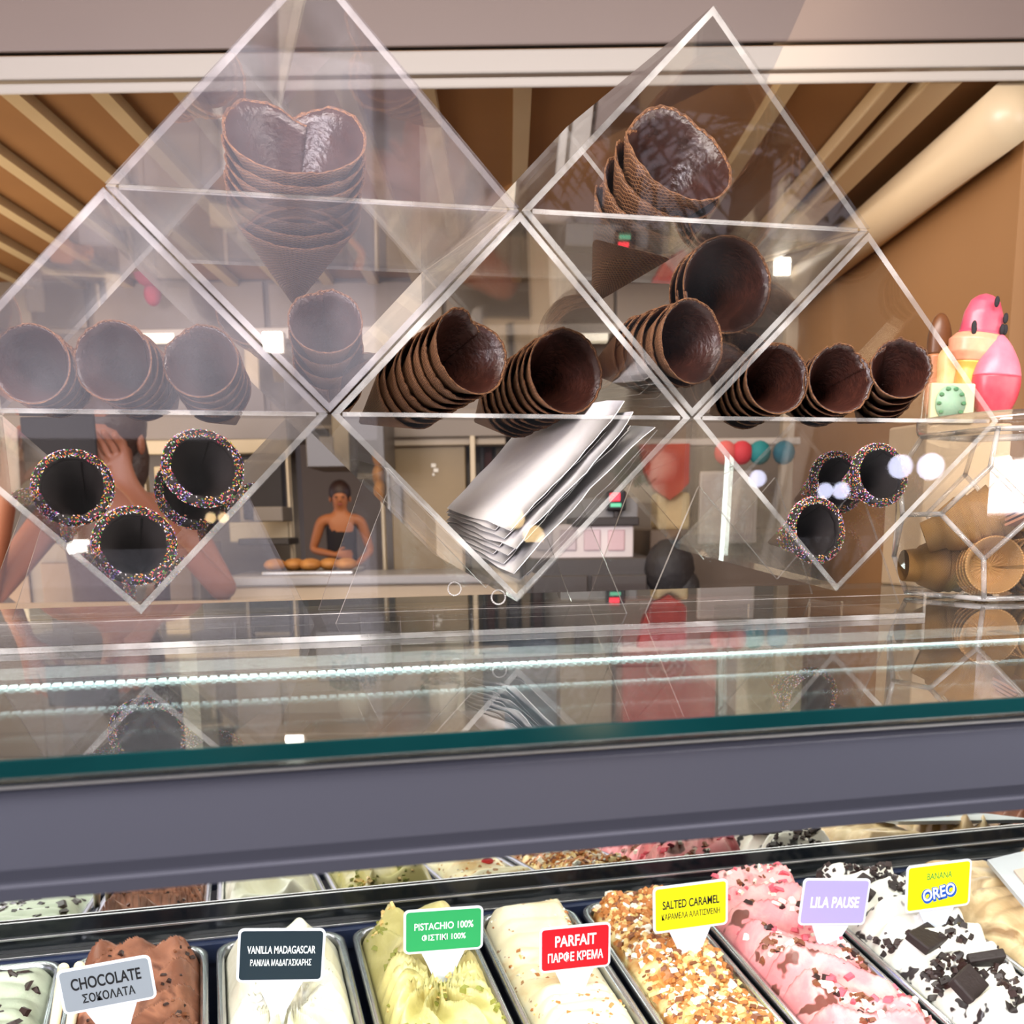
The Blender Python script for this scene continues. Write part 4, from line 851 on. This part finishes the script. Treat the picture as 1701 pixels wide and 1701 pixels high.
stack('round', 1150, 568, .862, 68, .74, (-.97, .28), 6, .0125, 'the tilted stack below the wide cone', G+'the stack below the wide cone', spins=.8, lf=.8, top_label='waffle cone turned left-facing below the wide open one')
stack('plain', 1232, 600, .96, 56, .85, (-.5, .8), 2, .012, 'the short stack behind the wide cone', G+'the short stack low in the top right box', spins=0, lf=.7, top_label='small waffle cone half hidden low behind the diagonal panel')
stack('plain', 782, 584, .90, 72, .72, (-.82, .52), 8, .0125, 'the left stack of the middle box', G+'the left stack of the middle box', spins=-.4, lf=.85, kinds=['heart', 'ragged', 'plain', 'plain', 'ragged'], top_label='front waffle cone of the long left stack in the middle box')
stack('ragged', 940, 617, .93, 70, .84, (-.88, .48), 9, .0125, 'the right stack of the middle box', G+'the right stack of the middle box', spins=.6, lf=.85, kinds=['plain', 'ragged', 'plain', 'plain', 'ragged'], top_label='front waffle cone of the right stack in the middle box')
stack('plain', 540, 533, .90, 62, .80, (.06, 1), 6, .0165, 'the small stack under the large one', G+'the small stack in the top left box', spins=.3, lf=.9, top_label='small waffle cone on top of the stack beside the left glowing lamp')
stack('plain', 50, 604, .89, 66, .90, (.8, .5), 5, .012, 'the stack cut off by the left edge', G+'the leftmost stack', spins=-1, lf=.8, kinds=['round', 'plain'], top_label='waffle cone cut off by the left edge, front of its stack')
stack('plain', 186, 598, .89, 67, .88, (.78, .58), 6, .0115, 'the second stack from the left edge', G+'the second stack in the left box', spins=-.8, lf=.8, kinds=['round', 'plain', 'round'], top_label='front waffle cone of the second stack in the left box')
stack('round', 333, 600, .90, 63, .88, (.45, .8), 5, .0125, 'the third stack from the left edge', G+'the third stack in the left box', spins=.6, lf=.8, kinds=['plain', 'round', 'plain'], top_label='front waffle cone of the third stack in the left box')
stack('plain', 1291, 629, .875, 58, .86, (-.88, .45), 6, .0125, 'the left stack of the right box', G+'the left stack in the right box', spins=.2, lf=.8, kinds=['round', 'plain', 'round'], top_label='front waffle cone of the left stack in the right box')
stack('ragged', 1397, 629, .86, 57, .88, (-.8, .5), 5, .0125, 'the middle stack of the right box', G+'the middle stack in the right box', spins=-.9, lf=.8, kinds=['ragged', 'plain', 'ragged'], top_label='cracked waffle cone, front of the middle stack in the right box')
stack('ragged', 1497, 612, .846, 52, .86, (-.6, .75), 5, .013, 'the right stack of the right box', G+'the right stack in the right box', spins=.7, lf=.8, kinds=['ragged', 'plain', 'ragged'], top_label='front waffle cone of the right stack in the right box')
SG = 'chocolate cones with coloured sprinkles'
stack('sprinkle', 120, 808, .90, 56, .92, (.45, .9), 1, .02, '', SG, top_label='sprinkled chocolate cone with a reddish rim, upper left of the three in the left box', lf=.9)
stack('sprinkle', 223, 904, .885, 58, .94, (.15, 1), 1, .02, '', SG, top_label='lowest sprinkled chocolate cone in the left box, tucked in its bottom corner', lf=.9)
stack('sprinkle', 338, 776, .90, 57, .92, (-.35, .95), 2, .052, 'the sprinkled pair in the left box', SG, top_label='upper right sprinkled chocolate cone in the left box', lf=.75)
stack('sprinkle', 1463, 788, .864, 45, .80, (-.93, .40), 1, .02, '', SG, top_label='upper sprinkled chocolate cone in the right box, lying with its tip to the left', lf=1.05)
stack('sprinkle', 1358, 880, .878, 47, .80, (-.96, .25), 1, .02, '', SG, top_label='lower sprinkled chocolate cone in the right box', lf=1.0)
stack('sprinkle', 1393, 800, .93, 44, .80, (-.93, .40), 1, .02, '', SG, top_label='sprinkled chocolate cone mostly hidden behind the two others in the right box', lf=1.0)

# ------------------------------------------------------------------ napkins in the middle box
M_pap = mat('napkin_paper', lin(250, 246, 244), .95, noise_=(30, lin(240, 235, 238), .5), bump=(70, .3, .002))
cxm, czm = 2*HDG, HDG
def napkin(side, off, a0, a1, y0, y1, lab_, seed, wob=.004):
    """sheet lying along the lower side wall; side -1 left wall, +1 right wall; off = height above the wall"""
    rnd = random.Random(seed); n1, n2 = 14, 6; vs, fs = [], []
    d = Vector((side, 0, 1)).normalized(); nn = Vector((-side, 0, 1)).normalized(); B = Vector((cxm, 0, czm-HDG+TH*1.5+.001))
    for th in (0, .0007):
        for i in range(n1+1):
            for j in range(n2+1):
                s = a0+(a1-a0)*i/n1; y = y0+(y1-y0)*j/n2
                if i in (0, n1): s += wob*.8*noise.noise(Vector((j*1.7, seed, i)))
                if j == 0: y += wob*2*noise.noise(Vector((i*.7, seed*2.1, 0)))
                o_ = off+th+wob*.35*(1+noise.noise(Vector((s*40, y*14, seed*.7))))+.006*max(0, (s-.1)/.1)**2*(seed % 3-.6)
                vs.append(RM @ (B+d*s+nn*max(.0008, o_)+Vector((0, y, 0))))
    N = n2+1; H_ = (n1+1)*N
    for s in (0, 1):
        for i in range(n1):
            for j in range(n2): a = s*H_+i*N+j; q = (a, a+1, a+N+1, a+N); fs.append(q if s else q[::-1])
    for i in range(n1): fs += [(i*N, i*N+N, H_+i*N+N, H_+i*N), (i*N+n2+N, i*N+n2, H_+i*N+n2, H_+i*N+n2+N)]
    for j in range(n2): fs += [(j+1, j, H_+j, H_+j+1), (n1*N+j, n1*N+j+1, H_+n1*N+j+1, H_+n1*N+j)]
    c = sum(vs, Vector())/len(vs); o = mobj('paper_napkin', vs, fs, M_pap, smooth=True, local=Matrix.Translation(c)); tag(o, lab_, 'napkin', 'white paper napkins in the middle box')
for k in range(9): napkin(1, .002+k*.0026, .012+.003*k, .172-.004*((k*5) % 4), .035+.016*((k*7) % 5), .30, 'white paper napkin in the layered pile on the right wall of the middle box' if k < 8 else 'topmost white napkin of the layered pile leaning right in the middle box', 3+k)
for k in range(3): napkin(-1, .0015+k*.0022, .02, .125-.004*k, .10+.01*k, .31, 'white paper napkin lying flat on the left lower wall of the middle box', 20+3*k, .002)

# ------------------------------------------------------------------ faceted jar with wafer cups
JC = atZ(1762, 1000, GZ); JC = Vector((JC.x, JC.y+.085, GZ)); JR = .113
J = empty('faceted_jar', JC); tag(J, 'clear faceted plastic jar of wafers standing on the glass at the right edge', 'jar')
N5 = 5; a0 = atan2(-JC.y, -JC.x)+radians(-10)
def jp(ang, r, z): return JC+Vector((r*cos(ang), r*sin(ang), z))
zt = atY(1650, 705, JC.y-.1).z-GZ
zz = [0, zt*.26, zt*.52, zt*.78, zt]; half = radians(22)
lowB = [jp(a0+2*pi*k/N5, JR*.86, .004) for k in range(N5)]; low = [jp(a0+2*pi*k/N5, JR*.99, zz[1]) for k in range(N5)]
ml_ = [jp(a0+2*pi*k/N5-half, JR*1.03, zz[2]) for k in range(N5)]; mr_ = [jp(a0+2*pi*k/N5+half, JR*1.03, zz[2]) for k in range(N5)]
hi_ = [jp(a0+2*pi*k/N5, JR*.99, zz[3]) for k in range(N5)]; hiT = [jp(a0+2*pi*k/N5, JR*.80, zz[4]) for k in range(N5)]
bmL = [jp(a0+2*pi*(k+.5)/N5, JR*.70, .004) for k in range(N5)]; tpL = [jp(a0+2*pi*(k+.5)/N5, JR*.66, zz[4]) for k in range(N5)]
V = lowB+low+ml_+mr_+hi_+hiT+bmL+tpL; ix = lambda g, k: g*N5+k % N5
F = []; E_ = set()
for k in range(N5):
    F.append((ix(1, k), ix(3, k), ix(4, k), ix(2, k)))
    F.append((ix(0, k), ix(6, k), ix(0, k+1), ix(1, k+1), ix(2, k+1), ix(3, k), ix(1, k)))
    F.append((ix(4, k), ix(3, k), ix(2, k+1), ix(4, k+1), ix(5, k+1), ix(7, k), ix(5, k)))
F.append(tuple(i for k in range(N5) for i in (ix(6, N5-1-k), ix(0, N5-1-k))))
for f in F[:-1]:
    for a_, b_ in zip(f, f[1:]+f[:1]): E_.add((min(a_, b_), max(a_, b_)))
mb = MB(); vv = [mb.bm.verts.new(v) for v in V]
for f in F: mb.bm.faces.new([vv[i] for i in f])
bmesh.ops.triangulate(mb.bm, faces=[f for f in mb.bm.faces if len(f.verts) > 5])
JARM = thin_clear('jar_plastic', tint=(.95, .95, .94, 1), rough=.03, haze=.03, boost=1.6, smudge=True)
mb.build('jar_body', [JARM], J)
mb = MB()
for a_, b_ in E_: mb.tube(V[a_], V[b_], .0026, n=8)
for v in V: mb.ball(v, .0028, n=8)
mb.build('jar_ridges', [EDGE], J)
mb = MB(); mb.lathe([(.0, 0), (JR*.84, 0), (JR*.86, .006), (JR*.86, .016), (JR*.5, .020), (0, .022)], JC+Vector((0, 0, zz[4])), 40).build('lid', [JARM], J)
# wafers: cups nested in lying rows, thin round wafers at the front
def wafer_cup(c, ax, R, lab_, grp):
    ms = CONE['pale']; 
    return None
vs_cup = None
def cup_mesh():
    prof = [(.55, -1.3), (.60, -.75), (.70, -.70), (.98, 0), (.92, 0), (.64, -.68), (.54, -.72), (.0, -.74)]; n = 40; vs, fs = [], []
    for r, z in prof:
        for k in range(n): vs.append((r*cos(2*pi*k/n), r*sin(2*pi*k/n), z))
    for j in range(len(prof)-1):
        for k in range(n): fs.append((j*n+k, j*n+(k+1) % n, (j+1)*n+(k+1) % n, (j+1)*n+k))
    me = bpy.data.meshes.new('wafer_cup'); me.from_pydata(vs, [], fs); uvl = me.uv_layers.new(name='UVMap')
    for l in me.loops: uvl.data[l.index].uv = ((l.vertex_index % n)/n, vs[l.vertex_index][2]/2)
    me.polygons.foreach_set('use_smooth', [True]*len(fs)); me.materials.append(M_pale); return me
CUP = cup_mesh()
def put_cup(c, ax, R, lab_, grp):
    o = bpy.data.objects.new('wafer_cup', CUP); COL.objects.link(o); o.location = c; o.rotation_mode = 'QUATERNION'; o.rotation_quaternion = Vector(ax).to_track_quat('Z', 'Y'); o.scale = (R, R, R); tag(o, lab_, 'wafer cup', grp)
for (ox, oy, oz, ax, n, desc) in ((-.048, -.045, .036, (-.35, -.9, .1), 5, 'lowest left row of the jar'), (.015, -.052, .036, (.1, -.95, .1), 5, 'lowest right row of the jar'), (-.03, .02, .034, (.9, -.2, 0), 4, 'rear bottom row of the jar'), (-.02, -.035, .096, (.75, -.5, .35), 6, 'upper leaning row of the jar'), (.055, .01, .09, (.4, -.8, .2), 5, 'upper right row of the jar')):
    A = Vector(ax).normalized()
    for k in range(n): put_cup(JC+Vector((ox, oy, oz))-A*.0105*k, A, .030, 'tan wafer cup in the %s' % desc, 'wafer cups, '+desc)
for k in range(9):   # stacked dark wafers seen through the upper facet
    c = JC+Vector((-.028+.0045*k, -.066+.006*k, .083+.005*k)); A = Vector((.25, -.35, -.9+.02*k)).normalized()
    R_ = A.to_track_quat('Z', 'Y').to_matrix().to_4x4(); mb = MB(Matrix.Translation(c) @ R_); mb.box(-.026, .026, -.018, .018, -.0013, .0013, .0004); o = mb.build('wafer_sheet', mat('wafer_brown_%d' % k, lin(150-6*(k % 2), 96, 62), .6, bump=(260, .7, .002)), loc=(0, 0, 0)); tag(o, 'brown rectangular wafer in the slanted pile high in the jar', 'wafer', 'brown wafers in the jar')

# ------------------------------------------------------------------ dummy ice lollies behind the jar
def lolly(px, py0, py1, w, Y, cols_, label, lean=0, seeds=0, style='band', grp='display ice lollies'):
    top_ = atY(px, py0, Y); bot = atY(px, py1, Y); h = top_.z-bot.z; wd = w/FPX*bot.length; c = Vector((bot.x, Y, bot.z))
    e = empty('ice_lolly', c); tag(e, label, 'ice lolly', grp)
    M = Matrix.Translation(c) @ Matrix.Rotation(lean, 4, 'Y')
    n, kz = 28, 22; bands = []
    for bi, (f0, f1, m) in enumerate(cols_):
        mb = MB(M); rings = []
        for j in range(kz+1):
            f = f0+(f1-f0)*j/kz; z = f*h; tt = f; pr = (1 if tt < .72 else sqrt(max(0, 1-((tt-.72)/.285)**2))); base = min(1, .72+tt*2.2) if tt < .13 else 1
            if style == 'leaf': pr = max(.05, sin(pi*min(.985, .14+tt*.845)))**.75; base = 1
            if style == 'figure': pr = float(np.interp(tt, [0, .3, .44, .56, .64, .82, .93, .98, 1], [.62, .66, 1, 1.04, .74, .66, .5, .28, .06])); base = 1
            lump = 1+.04*noise.noise(Vector((px, z*60, bi)))
            rings.append([(wd/2*pr*base*lump*cos(2*pi*k/n)*(abs(cos(2*pi*k/n))**-.25 if abs(cos(2*pi*k/n)) > .2 else 1), wd*.30*pr*base*sin(2*pi*k/n), z) for k in range(n)])
        vv = loft(mb, rings); mb.bm.faces.new(vv[0][::-1]); mb.bm.faces.new(vv[-1]); mb.build('lolly_band', m, e)
    if seeds:
        rnd = random.Random(px)
        for k in range(seeds):
            z = rnd.uniform(.62, .93)*h; x = rnd.uniform(-.36, .36)*wd*.9; mb = MB(M); mb.ball((x, -wd*.27*sqrt(max(.1, 1-(x/(wd/2))**2)), z), wd*.045, wd*.03, wd*.085); mb.build('seed', M_blk, e)
    MB(M).box(-wd*.12, wd*.12, -.0015, .0015, -.05, .004, .001).build('stick', mat('lolly_stick', lin(216, 180, 120), .6), e)
    return e
LY = 1.22
mk = lambda n, c, c2=None: mat(n, lin(*c), .35, noise_=(50, lin(*(c2 or c)), .5))
lolly(1612, 486, 668, 62, LY, [(0, .36, mk('lolly_yellow', (236, 190, 96), (226, 160, 70))), (.36, .62, mk('lolly_peach', (240, 176, 140), (226, 140, 110))), (.62, 1, mk('lolly_pink', (214, 96, 112), (190, 66, 90)))], 'tall lolly with a pink seeded top, peach middle and yellow base', lean=.10, seeds=6, style='figure')
lolly(1648, 556, 694, 52, LY-.02, [(0, .5, mk('lolly_red', (206, 44, 66), (226, 90, 100))), (.5, 1, mk('lolly_rose', (236, 130, 146), (226, 104, 124)))], 'pink leaf-shaped lolly with a red lower half', style='leaf', lean=.05)
lolly(1553, 520, 690, 26, LY+.03, [(0, .6, mk('lolly_caramel', (200, 140, 96), (180, 110, 70))), (.6, 1, mk('lolly_brown', (116, 72, 40), (90, 54, 30)))], 'narrow brown lolly partly behind the diamond panel')
lolly(1583, 572, 660, 40, LY+.02, [(0, 1, mk('lolly_lemon', (236, 206, 150), (226, 190, 120)))], 'short pale lemon lolly above the mint emblem')
a_ = atY(1545, 636, LY-.03); b_ = atY(1672, 700, LY-.03)
lh = empty('lolly_holder', ((a_.x+b_.x)/2, LY, GZ)); tag(lh, 'cream block holding the lollies, with a round mint emblem', 'holder')
MB().box(a_.x, b_.x+.01, LY-.03, LY+.05, GZ, b_.z-.002, .003).build('block', mat('holder_cream', lin(206, 176, 140), .5), lh)
MB().box(a_.x, (a_.x*.45+b_.x*.55), LY-.034, LY-.028, b_.z-.003, a_.z, .002).build('card', mat('holder_card', lin(226, 214, 170), .5), lh)
c = atY(1579, 670, LY-.035); mb = MB(); 
mb.tube(c+Vector((0, -.001, 0)), c+Vector((0, .001, 0)), .0205, n=32).build('emblem', mat('mint_green', lin(150, 190, 160), .5), lh)
mb = MB()
for k in range(10): a = 2*pi*k/10; mb.ball(c+Vector((.017*cos(a), -.0018, .017*sin(a))), .0036, .001, .0022, 8)
mb.build('emblem_leaves', mat('leaf_green', lin(60, 132, 84), .5), lh)

# ------------------------------------------------------------------ the street behind the camera: what the acrylic reflects
M_trunk = mat('palm_trunk', lin(90, 70, 52), .9, bump=(20, .6, .05)); M_frond = mat('palm_frond', lin(58, 74, 40), .6)
def palm(x, y, h, seed, label):
    e = empty('palm_tree', (x, y, FLOOR)); tag(e, label, 'palm tree', 'palms along the street')
    MB().tube((x, y, FLOOR), (x+.1, y, h), .16, .11, 14).build('trunk', M_trunk, e); rnd = random.Random(seed)
    for k in range(16):
        a = 2*pi*k/16+rnd.uniform(-.15, .15); L = rnd.uniform(1.3, 1.8); el = rnd.uniform(.1, 1.1); vs, fs = [], []
        pr = []
        for j in range(13):
            t = j/12; r = L*t*cos(el*(1-t*.4)); z = h+L*(sin(el)*t-.75*t*t*1.1); pr.append(Vector((x+.1+r*cos(a), y+r*sin(a), z)))
        side = Vector((-sin(a), cos(a), 0))
        for j in range(1, 13):
            for s in (-1, 1):
                l = .42*sin(pi*min(.95, j/13+.1)); b = len(vs); p = pr[j]; d = (pr[j]-pr[j-1]).normalized(); tipp = p+side*s*l+d*l*.5+Vector((0, 0, -l*.5)); vs += [p, p+d*.05, tipp]; fs.append((b, b+1, b+2))
        mobj('frond', vs, fs, M_frond, e)
palm(3.1, -5.05, 2.6, 1, 'palm tree on the street nearest the counter'); palm(3.2, -7.6, 3.2, 2, 'palm tree further along the street'); palm(7.4, -4.6, 3.0, 3, 'shorter palm tree to the side of the street')
palm(5.6, -6.4, 3.3, 4, 'tallest palm tree at the end of the street')
lw = empty('veil_panel', (-.1, -5, FLOOR)); tag(lw, 'large pale glowing panel added across the street to veil the acrylic', 'glow panel')  # unseen glowing panel added so its reflection veils the left boxes
MB().box(-1.5, .95, -5.1, -5.0, 1.0, 3.0, .01).build('pane', mat('veil_glow', (1, 1, 1, 1), emit=(.86, .78, .90, 1), es=1.15), lw)
for xx in (-1.56, .95): MB().box(xx, xx+.06, -5.14, -4.96, FLOOR, 3.06, .005).build('frame_post', M_ivory, lw)
MB().box(-1.5, .95, -5.14, -4.96, FLOOR, 1.0, .005).build('plinth', M_grey, lw)
bd = rbox('unseen_building', .6, 16, -8.8, -8.4, FLOOR, 2.6, mat('facade_dark', lin(70, 66, 70), .8)); tag(bd, 'low dark unseen building put across the street to darken reflections', 'building')  # unseen dark mass added to kill bright reflections at the right
# unseen light globes added behind the camera; their glints show in the lower acrylic panels
def glint(px, py, dist, dia, em, label):
    d = ray(px, py); nrm = -DP; t = (P0-Vector((0, 0, CH))).dot(nrm)/d.dot(nrm); hit = Vector((0, 0, CH))+d*t; r = d-nrm*2*d.dot(nrm); r.normalize(); c = hit+r*dist
    rad = dia/2/FPX*(dist+.9)
    e = empty('globe_lamp', (c.x, c.y, FLOOR)); tag(e, label, 'lamp', 'light globes added for glints')
    MB().ball(c, rad, n=20).build('globe', em, e); MB().tube((c.x, c.y, FLOOR), c-Vector((0, 0, rad*.9)), rad*.18, n=10).build('post', M_blk, e)
Gw = mat('globe_white', (1, 1, 1, 1), emit=(.72, .74, 1, 1), es=16); Ga = mat('globe_warm', (1, 1, 1, 1), emit=(1, .68, .32, 1), es=14)
for i, (x, y, dia, m) in enumerate([(1495, 775, 36, Gw), (1545, 775, 40, Gw), (1370, 815, 24, Gw), (1397, 815, 26, Gw), (1258, 795, 26, Gw), (350, 860, 16, Ga), (371, 860, 16, Ga), (856, 862, 30, Ga), (886, 890, 34, Ga)]):
    glint(x, y, (4.4+.15*i) if m is Gw else (3.0+.1*i), dia, m, 'unseen light globe on a low post, added for a glint in the acrylic')
